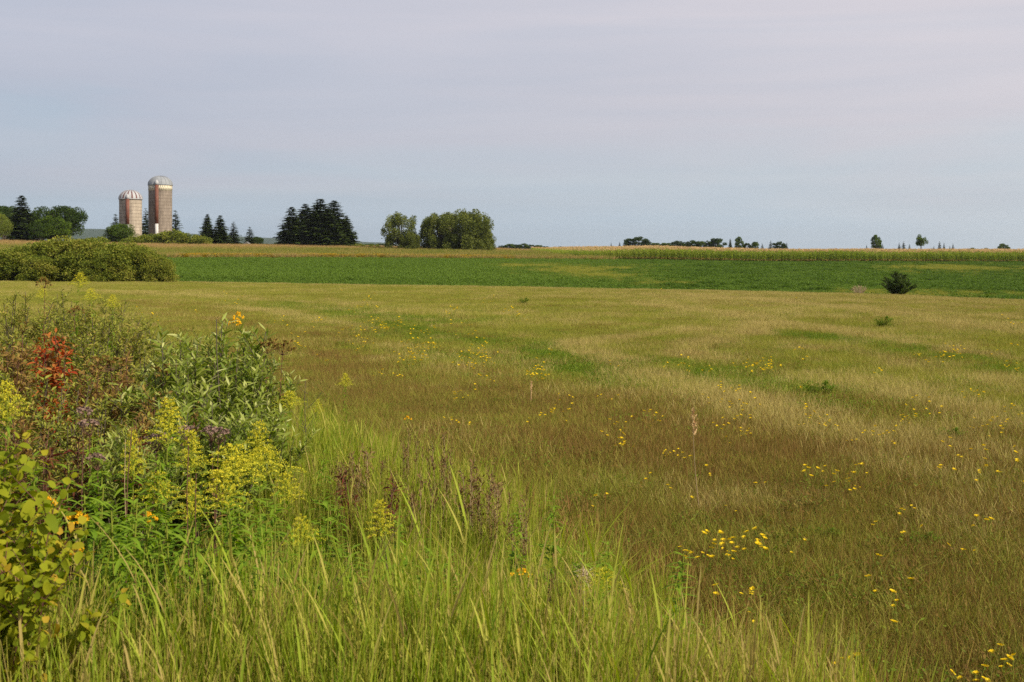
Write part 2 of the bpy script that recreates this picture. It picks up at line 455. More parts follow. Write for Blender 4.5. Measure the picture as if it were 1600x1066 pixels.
# ------------------------------------------------------------------ scatter (stuff only)
def scatter(name, protos, pts, label, cat, scale=None, idx=None, patch=None, rot=None):
    """ONE object of uncountable plants: points carrying repeats of a few tufts"""
    N = len(pts)
    me = bpy.data.meshes.new(name)
    me.vertices.add(N); me.vertices.foreach_set('co', pts.astype(np.float32).ravel())
    def att(nm, ty, val, key='value'):
        a = me.attributes.new(nm, ty, 'POINT'); a.data.foreach_set(key, val.ravel())
    r3 = np.zeros((N, 3), np.float32); r3[:, 2] = rng.uniform(0, 2 * np.pi, N)
    if rot is not None: r3[:, :2] = rot
    att('rot', 'FLOAT_VECTOR', r3, 'vector')
    att('scl', 'FLOAT', (np.ones(N) if scale is None else np.broadcast_to(scale, (N,))).astype(np.float32))
    att('idx', 'INT', (rng.integers(0, len(protos), N) if idx is None else idx).astype(np.int32))
    att('patch', 'FLOAT', (np.zeros(N) if patch is None else patch).astype(np.float32))
    o = link(name, me)
    tag(o, label, cat, kind='stuff')
    ng = bpy.data.node_groups.new(name, 'GeometryNodeTree')
    ng.interface.new_socket('Geometry', in_out='INPUT', socket_type='NodeSocketGeometry')
    ng.interface.new_socket('Geometry', in_out='OUTPUT', socket_type='NodeSocketGeometry')
    n, l = ng.nodes, ng.links
    gi, go = n.new('NodeGroupInput'), n.new('NodeGroupOutput')
    iop = n.new('GeometryNodeInstanceOnPoints')
    join = n.new('GeometryNodeJoinGeometry')
    for pm in protos:
        po = bpy.data.objects.new(pm.name, pm)
        oi = n.new('GeometryNodeObjectInfo'); oi.inputs['Object'].default_value = po
        oi.inputs['As Instance'].default_value = False
        gti = n.new('GeometryNodeGeometryToInstance')
        l.new(oi.outputs['Geometry'], gti.inputs[0]); l.new(gti.outputs[0], join.inputs[0])
    def na(nm, ty):
        x = n.new('GeometryNodeInputNamedAttribute'); x.data_type = ty; x.inputs['Name'].default_value = nm
        return x.outputs['Attribute']
    l.new(gi.outputs[0], iop.inputs['Points']); l.new(join.outputs[0], iop.inputs['Instance'])
    iop.inputs['Pick Instance'].default_value = True
    l.new(na('idx', 'INT'), iop.inputs['Instance Index'])
    l.new(na('rot', 'FLOAT_VECTOR'), iop.inputs['Rotation']); l.new(na('scl', 'FLOAT'), iop.inputs['Scale'])
    l.new(iop.outputs[0], go.inputs[0])
    md = o.modifiers.new('scatter', 'NODES'); md.node_group = ng
    return o

def blades(mb, n, rad, h, w, lean=.35, curl=.35, nseg=3, m=0, fold=0.0, tint=None, centre=None):
    B = np.zeros((n, 3)); a = rng.uniform(0, 2 * np.pi, n); r = rad * np.sqrt(rng.uniform(0, 1, n))
    B[:, 0] = r * np.cos(a); B[:, 1] = r * np.sin(a); B[:, 2] = -.01
    if centre is not None: B += centre
    D = nrm(np.stack([rng.normal(0, lean, n), rng.normal(0, lean, n), np.ones(n)], 1))
    out = nrm(np.stack([D[:, 0] + rng.normal(0, .15, n), D[:, 1] + rng.normal(0, .15, n), np.zeros(n)], 1))
    be = out * rng.uniform(.2, 1, n)[:, None] * curl + V3(0, 0, -1) * (rng.uniform(0, .8, n) * curl)[:, None]
    S = nrm(np.cross(D, rdir(n, -.2, .2)))
    L = rng.uniform(h[0], h[1], n); W = rng.uniform(w[0], w[1], n)
    return mb.strips(B, D, S, L, W, be, nseg, 'blade', fold, tint, m)

def rosette(mb, n, rad, h, size, m=0, flat=.5, prof='oval'):
    """small broad leaves held at different heights"""
    B = np.zeros((n, 3)); a = rng.uniform(0, 2 * np.pi, n); r = rad * np.sqrt(rng.uniform(0, 1, n))
    B[:, 0] = r * np.cos(a); B[:, 1] = r * np.sin(a); B[:, 2] = rng.uniform(0.1, 1, n) * h * (1 - .5 * (r / rad) ** 2)
    D = nrm(rdir(n, -.3, flat) + V3(0, 0, .2))
    S = nrm(np.cross(D, nrm(V3(0, 0, 1) + rng.normal(0, .35, (n, 3)))))
    L = rng.uniform(size * .6, size * 1.3, n)
    return mb.strips(B, D, S, L, L * .6, None, 2, prof, 0, None, m)

def protos_straw():
    out = []
    for k in range(3):
        mb = MB(); blades(mb, 330, .36, (.08, .21), (.0025, .0055), .20, .3, 2)
        blades(mb, 90, .36, (.03, .09), (.003, .007), 1.2, .4, 1); out.append(mb.mesh('dry_tuft', 'straw'))
    return out
def protos_haygreen():
    out = []
    for k in range(3):
        mb = MB(); blades(mb, 340, .36, (.07, .19), (.0025, .006), .24, .38, 2); out.append(mb.mesh('hay_tuft', 'hay_green'))
    return out
def protos_fresh():
    out = []
    for k in range(2):
        mb = MB(); blades(mb, 200, .33, (.07, .17), (.004, .008), .4, .5, 2); rosette(mb, 260, .33, .13, .019, 0)
        out.append(mb.mesh('clover_tuft', 'fresh'))
    return out
def protos_russet():
    out = []
    for k in range(3):
        mb = MB(); blades(mb, 330, .36, (.06, .18), (.0022, .005), .16, .2, 2); rosette(mb, 120, .34, .09, .020, 0, .6, 'leaf')
        out.append(mb.mesh('russet_tuft', 'russet'))
    return out

# ---- what grows where on the hayfield: swaths traced on the ground
def gpoly(pts):
    return np.array([ground_at(u, r) for u, r in pts])

def dist_poly(P, poly):
    best = np.full(len(P), 1e9)
    for a, b in zip(poly[:-1], poly[1:]):
        ab = b - a; t = np.clip(((P - a) @ ab) / max(ab @ ab, 1e-9), 0, 1)
        best = np.minimum(best, np.linalg.norm(P - (a + t[:, None] * ab), axis=1))
    return best

def vnoise(x, y, sc, seed):
    """cheap smooth value noise 0..1"""
    r = np.random.default_rng(seed); G = r.uniform(0, 1, (64, 64))
    X, Y_ = x / sc + 1000.3, y / sc + 1000.7
    xi, yi = np.floor(X).astype(int), np.floor(Y_).astype(int)
    fx, fy = X - xi, Y_ - yi; fx = fx * fx * (3 - 2 * fx); fy = fy * fy * (3 - 2 * fy)
    g = lambda a, b: G[a % 64, b % 64]
    return (g(xi, yi) * (1 - fx) + g(xi + 1, yi) * fx) * (1 - fy) + (g(xi, yi + 1) * (1 - fx) + g(xi + 1, yi + 1) * fx) * fy

TAN = [([(1230, 518), (1100, 522), (1000, 527), (930, 540), (905, 552), (940, 565), (1000, 590), (1060, 620), (1150, 650), (1250, 675), (1340, 702)], .55, 1.0),
       ([(1205, 512), (1130, 532), (1078, 552), (1100, 568)], .7, 1.3),
       ([(1000, 480), (1150, 495), (1300, 520), (1430, 540), (1600, 570)], .8, .9),
       ([(1100, 465), (1300, 482), (1450, 500), (1600, 528)], 1.3, .9),
       ([(1250, 590), (1380, 622), (1500, 652), (1600, 682)], .5, .8),
       ([(1430, 690), (1520, 712), (1600, 756)], .4, .7),
       ([(330, 482), (430, 492), (520, 505), (570, 517)], .8, .9),
           ([(1330, 480), (1480, 492), (1600, 503)], .8, .7), ([(1000, 462), (1200, 474), (1400, 492), (1600, 515)], .7, .6), ([(1180, 540), (1330, 556), (1480, 590), (1600, 625)], .4, .6),
           ([(620, 488), (760, 496), (900, 508), (1000, 514)], .5, .5), ([(560, 540), (640, 556), (760, 600)], .45, .6), ([(1350, 730), (1480, 760), (1600, 800)], .3, .7),
           ([(150, 458), (350, 468), (520, 478)], 1.5, .6),
       ([(960, 760), (1120, 800), (1250, 790)], .5, .7),
       ([(1480, 790), (1560, 860)], .4, .6)]
GRN = [([(600, 510), (700, 530), (800, 545), (900, 570), (960, 592), (1000, 612)], .6, 1.2),
       ([(1180, 522), (1300, 532), (1450, 555), (1600, 588)], .6, .8),
       ([(420, 475), (560, 498), (700, 508)], 1.2, .7),
       ([(1010, 575), (1150, 600), (1300, 640)], .9, .6),
       ([(700, 560), (860, 580)], .8, .6), ([(1150, 618), (1290, 628)], .35, 1.3)]
BRN = [([(1330, 640), (1450, 657), (1560, 692)], .45, 1.2), ([(1040, 650), (1210, 662)], .5, 1.0),
       ([(430, 560), (560, 600), (760, 640), (900, 660), (1040, 690), (1200, 712), (1300, 730)], 1.6, 1.3),
       ([(240, 475), (420, 520), (560, 560)], 1.5, .8), ([(700, 590), (880, 620)], 1.2, .9)]
TAN = [(gpoly(p), w * .72, s) for p, w, s in TAN]; GRN = [(gpoly(p), w, s) for p, w, s in GRN]; BRN = [(gpoly(p), w, s) for p, w, s in BRN]

def weed_edge(y):
    """x of the border between the rough verge (left) and the mown field, by distance"""
    return np.interp(y, [0, 2.5, 3.2, 4.1, 4.9, 6.5, 7.8, 9.5, 12, 16, 18.5, 20], [1.1, 1.0, .90, .64, .42, -.05, -1.1, -2.0, -3.6, -5.6, -8.5, -40]) + .10 * np.sin(y * 5.1) + .07 * np.sin(y * 11.3 + 1)

def field_points():
    n = 105000
    Y = np.sqrt(rng.uniform(0, 1, n)) * 92
    u = rng.uniform(-160, 1760, n)
    x = gx(u, Y)
    ok = (Y < edge_y(u) + 1.0) & (Y > 1.5) & (x > weed_edge(Y) - .3)
    # thin out with distance (patches grow instead)
    keep = rng.uniform(0, 1, n) < np.where(Y < 30, 1, .8)
    ok &= keep
    return x[ok], Y[ok]
px, py = field_points()
extra = 4200                                  # the near ground needs an even, dense cover
yy = rng.uniform(2.4, 14, extra * 3); uu = rng.uniform(-200, 1800, extra * 3); xx = gx(uu, yy)
k = (rng.uniform(0, 1, len(yy)) < yy / 14) & (xx > weed_edge(yy) - .3)
ms = 16000                                    # beyond the sides of the view and at the photographer's feet
ym = rng.uniform(-3, 34, ms); xm = np.where(rng.uniform(0, 1, ms) < .7, 1, -1) * (np.maximum(ym, 0) * .50 + rng.uniform(-.3, 8, ms))
km = (xm > weed_edge(np.maximum(ym, 0)) - .3) & ((ym > 2) | (rng.uniform(0, 1, ms) < .9))
px = np.concatenate([px, xx[k], xm[km]]); py = np.concatenate([py, yy[k], ym[km]])
yb_ = rng.uniform(-3, 2.4, 600); xb_ = rng.uniform(.8, 3.5, 600)
px = np.concatenate([px, xb_]); py = np.concatenate([py, yb_])
P2 = np.stack([px, py], 1)
wob = np.stack([vnoise(px, py, 1.3, 1) - .5, vnoise(px, py, 1.3, 2) - .5], 1) * .8
def field_sum(items):
    s = np.zeros(len(P2))
    for poly, w, a in items:
        d = dist_poly(P2 + wob * min(w, 1.2), poly); s = np.maximum(s, a * np.exp(-(d / w) ** 2))
    return s
ft, fg, fb = field_sum(TAN), field_sum(GRN), field_sum(BRN)
far = np.clip((py - 22) / 30, 0, 1)
near = np.clip((13 - py) / 6, 0, 1)
right = np.clip((px / np.maximum(py, 1) + .05) * 4, 0, 1)
n1, n2, n3 = vnoise(px, py, 2.2, 3), vnoise(px, py, .7, 4), vnoise(px, py, .35, 5)
row_lines = .5 + .5 * np.sin((px * .9 + 1.5 * vnoise(px, py * .15, 2.0, 8)) * 2.4)
ft = np.clip(ft, 0, 1.3)
w_tan = .18 + .26 * far * right + 1.25 * ft * (.6 + .4 * right) + .35 * (n1 - .5) + .30 * row_lines * far * right - .22 * near
w_hay = .62 + .28 * (1 - right) * far + .2 * (1 - far) - .25 * near + .3 * (n2 - .5)
w_grn = .10 + 1.6 * fg * (1 - .6 * ft) + .55 * np.clip(n2 * n1 - .42, 0, 1) * 2 + .12 * (1 - far)
w_brn = .22 + .78 * fb * (1 - .7 * ft) + .68 * near * (.4 + n1 * .8) + .35 * np.clip(n3 - .6, 0, 1) * (1 - far)
W = np.stack([w_tan, w_hay, w_grn, w_brn], 1); W = np.clip(W, .01, None)
W = W ** 1.7; W /= W.sum(1, keepdims=True)
pick = (rng.uniform(0, 1, len(px))[:, None] > np.cumsum(W, 1)).sum(1)
pz = height(px, py)
PT = np.stack([px, py, pz], 1)
size = rng.uniform(.7, 1.15, len(px)) * (1 + .12 * np.clip((py - 20) / 40, 0, 1)) * (.70 + .45 * n1)
patch = np.clip(.9 * n1 + .4 * n2 - .15, 0, 1) - .1 * near + .22 * ft - .3 * fg
for nm, pr, kk, lab, cat in (('dry_grass', protos_straw(), 0, 'tan dry stubble grass lying in swaths over the hayfield', 'dry grass'),
                             ('meadow_grass', protos_haygreen(), 1, 'short olive green grass over the mown hayfield', 'grass'),
                             ('clover_cover', protos_fresh(), 2, 'fresh green clover patches in the mown hayfield', 'clover'),
                             ('russet_cover', protos_russet(), 3, 'reddish brown low weeds among the hayfield stubble', 'low weeds')):
    s_ = pick == kk
    scatter(nm, pr, PT[s_], lab, cat, size[s_], patch=patch[s_])

def field_weeds():
    out = []
    for k in range(4):
        mb = MB(); rosette(mb, 80, .18, .09, .026, 0, .5, 'leaf'); rosette(mb, 70, .16, .13, .018, 0, .7, 'leaf'); blades(mb, 14, .12, (.12, .28), (.003, .006), .4, .5, 4)
        out.append(mb.mesh('low_weed', 'low_weed'))
    return out
M['low_weed'] = leafmat('low_weed', [(.07, .11, .014), (.12, .17, .022), (.18, .20, .032), (.24, .17, .04), (.20, .12, .035)], .35, noise=.3, nscale=1.5, inst=.35)
n = 4200; Y = rng.uniform(3, 26, n); u = rng.uniform(-100, 1700, n); x = gx(u, Y)
k = (x > weed_edge(Y) - .1) & (vnoise(x, Y, 1.1, 71) * vnoise(x, Y, .4, 72) > .17 + .14 * (Y > 14)) & (rng.uniform(0, 1, n) < Y / 12 + .3)
x, Y = x[k], Y[k]
scatter('field_weeds', field_weeds(), np.stack([x, Y, height(x, Y)], 1), 'low broad leaved weeds in patches through the near hayfield', 'low weeds', rng.uniform(.6, 1.15, len(x)), patch=vnoise(x, Y, .9, 73))

# ------------------------------------------------------------------ verge: tall grass
def tall_protos():
    out = []
    for k in range(5):
        mb = MB()
        blades(mb, 95, .12, (.42, .92), (.0035, .0105), .10, .06 + .03 * k, 5, fold=.35)
        blades(mb, 70, .15, (.25, .60), (.003, .006), .14, .22, 4, fold=.3)
        # culms with leaves leaving the stem
        for q in range(5):
            b = V3(rng.normal(0, .07), rng.normal(0, .07), 0); top = b + V3(rng.normal(0, .08), rng.normal(0, .08), rng.uniform(.6, .85))
            mb.tubes(np.linspace(b, top, 4), np.linspace(.0022, .0012, 4), 4, tint=.75)
            nl = 5; tt = np.linspace(.25, .95, nl)[:, None]; B = b + (top - b) * tt
            az = rng.uniform(0, 6.28) + np.arange(nl) * 3.0
            D = nrm(np.stack([np.cos(az) * .45, np.sin(az) * .45, np.ones(nl)], 1))
            S = nrm(np.cross(D, V3(0, 0, 1) + 0 * D))
            mb.strips(B, D, S, rng.uniform(.12, .22, nl), .007, D * V3(.3, .3, 0) + V3(0, 0, -.15), 4, 'blade', .3)
        out.append(mb.mesh('tall_tuft', 'tall'))
    return out
TALL = tall_protos()
def dry_protos():
    out = []
    for k in range(2):
        mb = MB(); blades(mb, 45, .12, (.25, .55), (.002, .005), .3, .4, 5, fold=.2); out.append(mb.mesh('dead_tuft', 'straw'))
    return out
DEAD = dry_protos()
def low_protos():
    out = []
    for k in range(3):
        mb = MB(); blades(mb, 90, .2, (.2, .42), (.005, .009), .45, .6, 4, fold=.2); rosette(mb, 90, .2, .22, .035, 0, .5, 'leaf')
        out.append(mb.mesh('low_tuft', 'tall'))
    return out
LOW = low_protos()
def verge_pts(n, y0, y1, x_in=0.0, u0=-260, u1=1400):
    Y = rng.uniform(y0, y1, n); u = rng.uniform(u0, u1, n); x = gx(u, Y)
    k = (x < weed_edge(Y) - x_in) & (rng.uniform(0, 1, n) < Y / y1)
    return np.stack([x[k], Y[k], height(x[k], Y[k])], 1)
tp = verge_pts(12500, 2.45, 9.5, -.35)
yn = rng.uniform(2.45, 3.3, 500); xn = gx(rng.uniform(-260, 1400, 500), yn); kn = xn < weed_edge(yn) - .02
tp = np.concatenate([tp, np.stack([xn, yn, height(xn, yn)], 1)[kn]])
# nearest strip is tall; the height eases down further in and towards the border
d_edge = np.clip((weed_edge(tp[:, 1]) - tp[:, 0]) / .8, 0, 1)
nn = vnoise(tp[:, 0], tp[:, 1], .8, 21)
# a band of open low growth behind the nearest grass
wdt = 800 + F * tp[:, 0] / tp[:, 1]
thick = np.where(tp[:, 1] < 3.15, np.interp(tp[:, 1], [2.45, 3.15], [.92, 1.0]), np.where(tp[:, 1] < 5.0, .62, np.interp(tp[:, 1], [5, 7.5], [.70, .85])))
prob = np.where(tp[:, 1] < 3.15, .9, np.where(tp[:, 1] > 5.0, np.where(nn > .36, .75, .3), np.where(nn > .38, .75, .35))) * np.where((wdt < 420) & (tp[:, 1] > 4.4), .12, 1) * np.where((wdt < 500) & (tp[:, 1] > 3.2) & (tp[:, 1] < 4.4), .15, 1)
fine = vnoise(tp[:, 0], tp[:, 1], .32, 23)
prob = prob * np.clip(.45 + (weed_edge(tp[:, 1]) - tp[:, 0]) / .7, .05, 1)
prob = prob * np.where((tp[:, 1] > 3.2) & (fine < .42), .22, 1.0)
k = rng.uniform(0, 1, len(tp)) < prob
tp, d_edge, nn, thick = tp[k], d_edge[k], nn[k], thick[k]
hs = thick * (.66 + .34 * d_edge) * rng.uniform(.62, 1.12, len(tp))
scatter('tall_grass', TALL, tp, 'tall yellow green grass along the verge in the foreground', 'tall grass', hs, patch=.7 * nn + .30 * (tp[:, 1] < 3.15) - .40 + rng.uniform(-.1, .25, len(tp)))
lp = verge_pts(5200, 2.3, 17.5, .0)
yl = rng.uniform(-2.5, 17, 3400); xl = -(np.maximum(yl, 0) * .50 + rng.uniform(.6, 5.5, 3400)); lq = np.stack([xl, yl, height(xl, yl)], 1)
yc = rng.uniform(-2.5, 2.3, 500); xc = rng.uniform(-2.5, .9, 500); lq2 = np.stack([xc, yc, height(xc, yc)], 1)
lp = np.concatenate([lp, lq, lq2[(yc < .6)]])
scatter('verge_undergrowth', LOW, lp, 'low green grass and leaves under the tall verge plants', 'undergrowth', rng.uniform(.7, 1.2, len(lp)), patch=vnoise(lp[:, 0], lp[:, 1], .5, 30) - .2)
dp = verge_pts(1900, 2.5, 9.5)
scatter('dead_grass', DEAD, dp, 'dead straw coloured blades tangled in the verge grass', 'dead grass', rng.uniform(.5, 1.0, len(dp)), patch=rng.uniform(0, 1, len(dp)))
bp_ = verge_pts(2600, 3.2, 12, -.25)
scatter('russet_undergrowth', protos_russet(), bp_, 'reddish brown weeds on the ground below the verge plants', 'undergrowth', rng.uniform(1., 1.8, len(bp_)), patch=vnoise(bp_[:, 0], bp_[:, 1], .4, 31))

# ------------------------------------------------------------------ shrubs
def shrub(H, R, nst=9, ntw=8, nlf=12, LL=.07, LW=.02, twl=.28, up=.5, prof='leaf', nseg=3, fold=.25,
          stem_r=.006, dome=.35, start=.25, droop=.15, base=.12, two=(0, 1), tipbright=.0):
    """stems fanning from the base, side twigs, leaves set along every twig; returns (stem MB, leaf MB)"""
    a = rng.uniform(0, 2 * np.pi, nst); rr = np.sqrt(rng.uniform(0, 1, nst))
    ends = np.stack([np.cos(a) * rr * R * .8, np.sin(a) * rr * R * .8, H * (1 - dome * rr ** 2) * rng.uniform(.82, 1.0, nst)], 1)
    ends[0] = (rng.normal(0, .05 * R), rng.normal(0, .05 * R), H * .95)
    bs = np.stack([np.cos(a) * base * R, np.sin(a) * base * R, np.full(nst, -.03)], 1)
    t = np.linspace(0, 1, 7)
    mid = (bs + ends) / 2 + np.stack([np.zeros(nst), np.zeros(nst), ends[:, 2] * .08], 1) - (ends - bs) * V3(.12, .12, 0)
    path = ((1 - t) ** 2)[None, :, None] * bs[:, None] + (2 * t * (1 - t))[None, :, None] * mid[:, None] + (t ** 2)[None, :, None] * ends[:, None]
    st = MB(); st.tubes(path, np.linspace(stem_r, stem_r * .3, 7)[None], 5, tint=.4)
    nt = nst * ntw
    si = np.repeat(np.arange(nst), ntw)
    tt = rng.uniform(start, .98, nt)
    o = ((1 - tt) ** 2)[:, None] * bs[si] + (2 * tt * (1 - tt))[:, None] * mid[si] + (tt ** 2)[:, None] * ends[si]
    sdn = nrm(ends - bs)[si]
    D = nrm(sdn * .5 + rdir(nt, -.15, .35) * .9 + V3(0, 0, up))
    TL = twl * rng.uniform(.55, 1.1, nt) * (1.15 - .5 * tt)
    te = o + D * TL[:, None] + V3(0, 0, .12) * TL[:, None]
    tm = (o + te) / 2 + V3(0, 0, -.03) * TL[:, None]
    st.tubes(np.stack([o, tm, te], 1), np.array([stem_r * .4, stem_r * .28, stem_r * .15])[None], 3, tint=.6)
    # leader tips carry leaves too
    o = np.concatenate([o, path[:, -3]]); te = np.concatenate([te, ends + V3(0, 0, .03) * H]); tt = np.concatenate([tt, np.ones(nst)]); nt += nst
    TL = np.linalg.norm(te - o, axis=1)
    n = nt * nlf
    ti = np.repeat(np.arange(nt), nlf)
    s = np.tile(np.linspace(.08, 1, nlf), nt) + rng.normal(0, .02, n)
    P = o[ti] + (te - o)[ti] * s[:, None]
    td = nrm(te - o)[ti]
    az = np.tile(np.arange(nlf) * 2.4, nt) + np.repeat(rng.uniform(0, 6.28, nt), nlf)
    ref = nrm(np.cross(td, V3(.3, .2, 1) + 0 * td)); r2 = np.cross(td, ref)
    side = ref * np.cos(az)[:, None] + r2 * np.sin(az)[:, None]
    D = nrm(td * .55 + side * .85 + V3(0, 0, .25) + rng.normal(0, .15, (n, 3)))
    S = nrm(np.cross(D, nrm(V3(0, 0, 1) + rng.normal(0, .4, (n, 3)))))
    L = LL * rng.uniform(.6, 1.15, n) * (1.05 - .35 * s)
    be = V3(0, 0, -1) * (droop * rng.uniform(.3, 1.6, n))[:, None]
    tint = np.clip(np.repeat(rng.uniform(two[0], two[1], nt), nlf) * .5 + rng.uniform(two[0], two[1], n) * .5 + tipbright * (s > .8) * tt[ti], 0, 1)
    lf = MB(); lf.strips(P, D, S, L, L * (LW / LL), be, nseg, prof, fold, tint)
    return st, lf

def shrub_proto(name, leafm, stemm='woody', stem_name='stem', leaf_name='foliage', **kw):
    a, b = shrub(**kw)
    return Proto(name, {stem_name: a.mesh(stem_name, stemm), leaf_name: b.mesh(leaf_name, leafm)})

FINE = [shrub_proto('meadow_shrub', 'fine_leaf', H=1.3, R=.62, nst=30, ntw=15, nlf=14, LL=.046, LW=.015, twl=.20, nseg=2, start=.2) for _ in range(3)]
BRN_ = [shrub_proto('meadow_shrub', 'brown_leaf', 'red_stem', H=1.2, R=.55, nst=22, ntw=13, nlf=14, LL=.05, LW=.017, twl=.2, nseg=2, start=.2) for _ in range(2)]
WIL = [shrub_proto('willow_shrub', 'willow_leaf', H=1.35, R=.48, nst=24, ntw=9, nlf=15, LL=.088, LW=.019, twl=.26, up=.9, nseg=4, start=.2, dome=.22, tipbright=.35, stem_r=.007, two=(0, .75)) for _ in range(2)]
thick_list = [
    # u, row_top, Y, proto, scale xy, label
    (-60, 470, 9.5, FINE[0], 1.2, 'olive fine leaved shrub cut by the left edge of the picture, behind the goldenrods'),
    (25, 452, 12.5, FINE[1], 1.3, 'olive shrub at the back left of the thicket, tip above the field edge'),
    (95, 450, 13.5, FINE[2], 1.2, 'green fine leaved shrub at the very back of the thicket'),
    (165, 462, 13, FINE[0], 1.1, 'green shrub on the right rear shoulder of the thicket'),
    (20, 500, 8.0, BRN_[0], 1.2, 'brown green shrub left of the red leaved sapling'),
    (150, 492, 9.0, FINE[1], 1.2, 'olive green shrub just right behind the red leaved sapling'),
    (230, 505, 9.2, FINE[2], 1.0, 'pale green fine leaved shrub behind the willow shrubs'),
    (285, 512, 8.0, FINE[0], .8, 'light green shrub between brown weeds and the tall willow'),
    (-10, 540, 6.2, FINE[2], 1.0, 'dull green shrub at the left edge above the tall goldenrod'),
    (70, 575, 5.8, FINE[0], 1.0, 'olive shrub in front of and below the red leaved sapling'),
    (130, 560, 6.3, BRN_[1], .9, 'russet tinged shrub right of the red leaved sapling'),
    (205, 540, 6.6, BRN_[0], 1.0, 'dark brown leaved shrub in the middle of the thicket'),
    (165, 610, 5.2, FINE[1], .9, 'shaded olive shrub under the brown leaved shrub'),
    (105, 645, 4.9, FINE[2], .8, 'yellowish olive shrub above the maroon stems'),
    (30, 640, 5.0, BRN_[1], .85, 'brownish shrub behind the tall goldenrod on the left'),
    (240, 605, 5.8, BRN_[1], .8, 'brown and olive shrub left of the willow foot'),
    (350, 484, 6.6, WIL[0], .95, 'tall willow shrub with long pale upright leaves, highest of the willows'),
    (275, 530, 6.2, WIL[1], .9, 'willow shrub with silvery leaf undersides left of the tallest one'),
    (385, 545, 7.0, WIL[1], .75, 'dense dark green willow shrub on the right end of the thicket'),
    (320, 590, 5.3, WIL[0], .8, 'broad leaved willow shrub in front of the tallest one'),
    (395, 620, 5.9, WIL[1], .62, 'low willow shrub right beside the tall verge grass'),
    (215, 650, 4.8, WIL[0], .55, 'small light green willow behind the goldenrod plumes'),
]
for (u, row, Y, pr, s, lab) in thick_list:
    x = gx(u, Y); zg = hz(x, Y); Ht = top_z(row, Y) - zg
    H0p = 1.3 if pr in FINE else (1.2 if pr in BRN_ else 1.35)
    pr.place((x, Y, zg), lab, 'shrub', 'shrubs of the roadside thicket', rng.uniform(0, 6.28), (s * 1.15, s * 1.15, Ht / H0p))

# red-leaved sapling
a, b = shrub(H=1.36, R=.27, nst=15, ntw=14, nlf=9, LL=.066, LW=.021, twl=.13, up=.3, nseg=3, start=.38, two=(0, .9), tipbright=.35, droop=.4, dome=.75)
x, Y = gx(88, 6.2), 6.2
Proto('red_sapling', {'stem': a.mesh('stem', 'red_stem'), 'foliage': b.mesh('foliage', 'red_leaf')}).place(
    (x, Y, hz(x, Y)), 'sapling with bright red and orange leaves in the thicket', 'sapling', sc=(1.05, 1.05, (top_z(492, Y)) / 1.40))
# maroon clumps
mar = shrub_proto('maroon_weed', 'maroon_leaf', 'red_stem', H=.8, R=.11, nst=5, ntw=7, nlf=6, LL=.06, LW=.012, twl=.09, start=.6, droop=.5)
for u, row, Y, lab in ((72, 668, 4.4, 'maroon weed with drooping crimson leaves below the thicket'), (120, 662, 4.6, 'dark red weed beside the mauve seed heads'),
                       (212, 655, 4.7, 'dark maroon stemmed weed left of the yellow goldenrod plume'), (540, 722, 5.3, 'dark crimson weed at the left of the dried clumps in the grass'),
                       (612, 735, 5.0, 'low weed with a few scarlet leaves in the middle grass')):
    x = gx(u, Y); mar.place((x, Y, 0), lab, 'weed', 'dark red weeds', rng.uniform(0, 6), (1, 1, top_z(row, Y) / .8))
# foreground viburnum-like shrub at the lower left
a, b = shrub(H=1.2, R=.44, nst=50, ntw=16, nlf=9, LL=.046, LW=.030, twl=.20, up=.2, nseg=4, prof='oval', fold=.22, start=.2, droop=.4, two=(.0, .85), tipbright=.2, dome=.25, stem_r=.005)
x, Y = gx(-50, 2.75), 2.75
Proto('broadleaf_shrub', {'stem': a.mesh('stem', 'red_stem'), 'foliage': b.mesh('foliage', 'viburnum_leaf')}).place(
    (x, Y, 0), 'broad leaved yellow green shrub in the bottom left corner', 'shrub', sc=(.88, .88, top_z(765, Y) / 1.10))

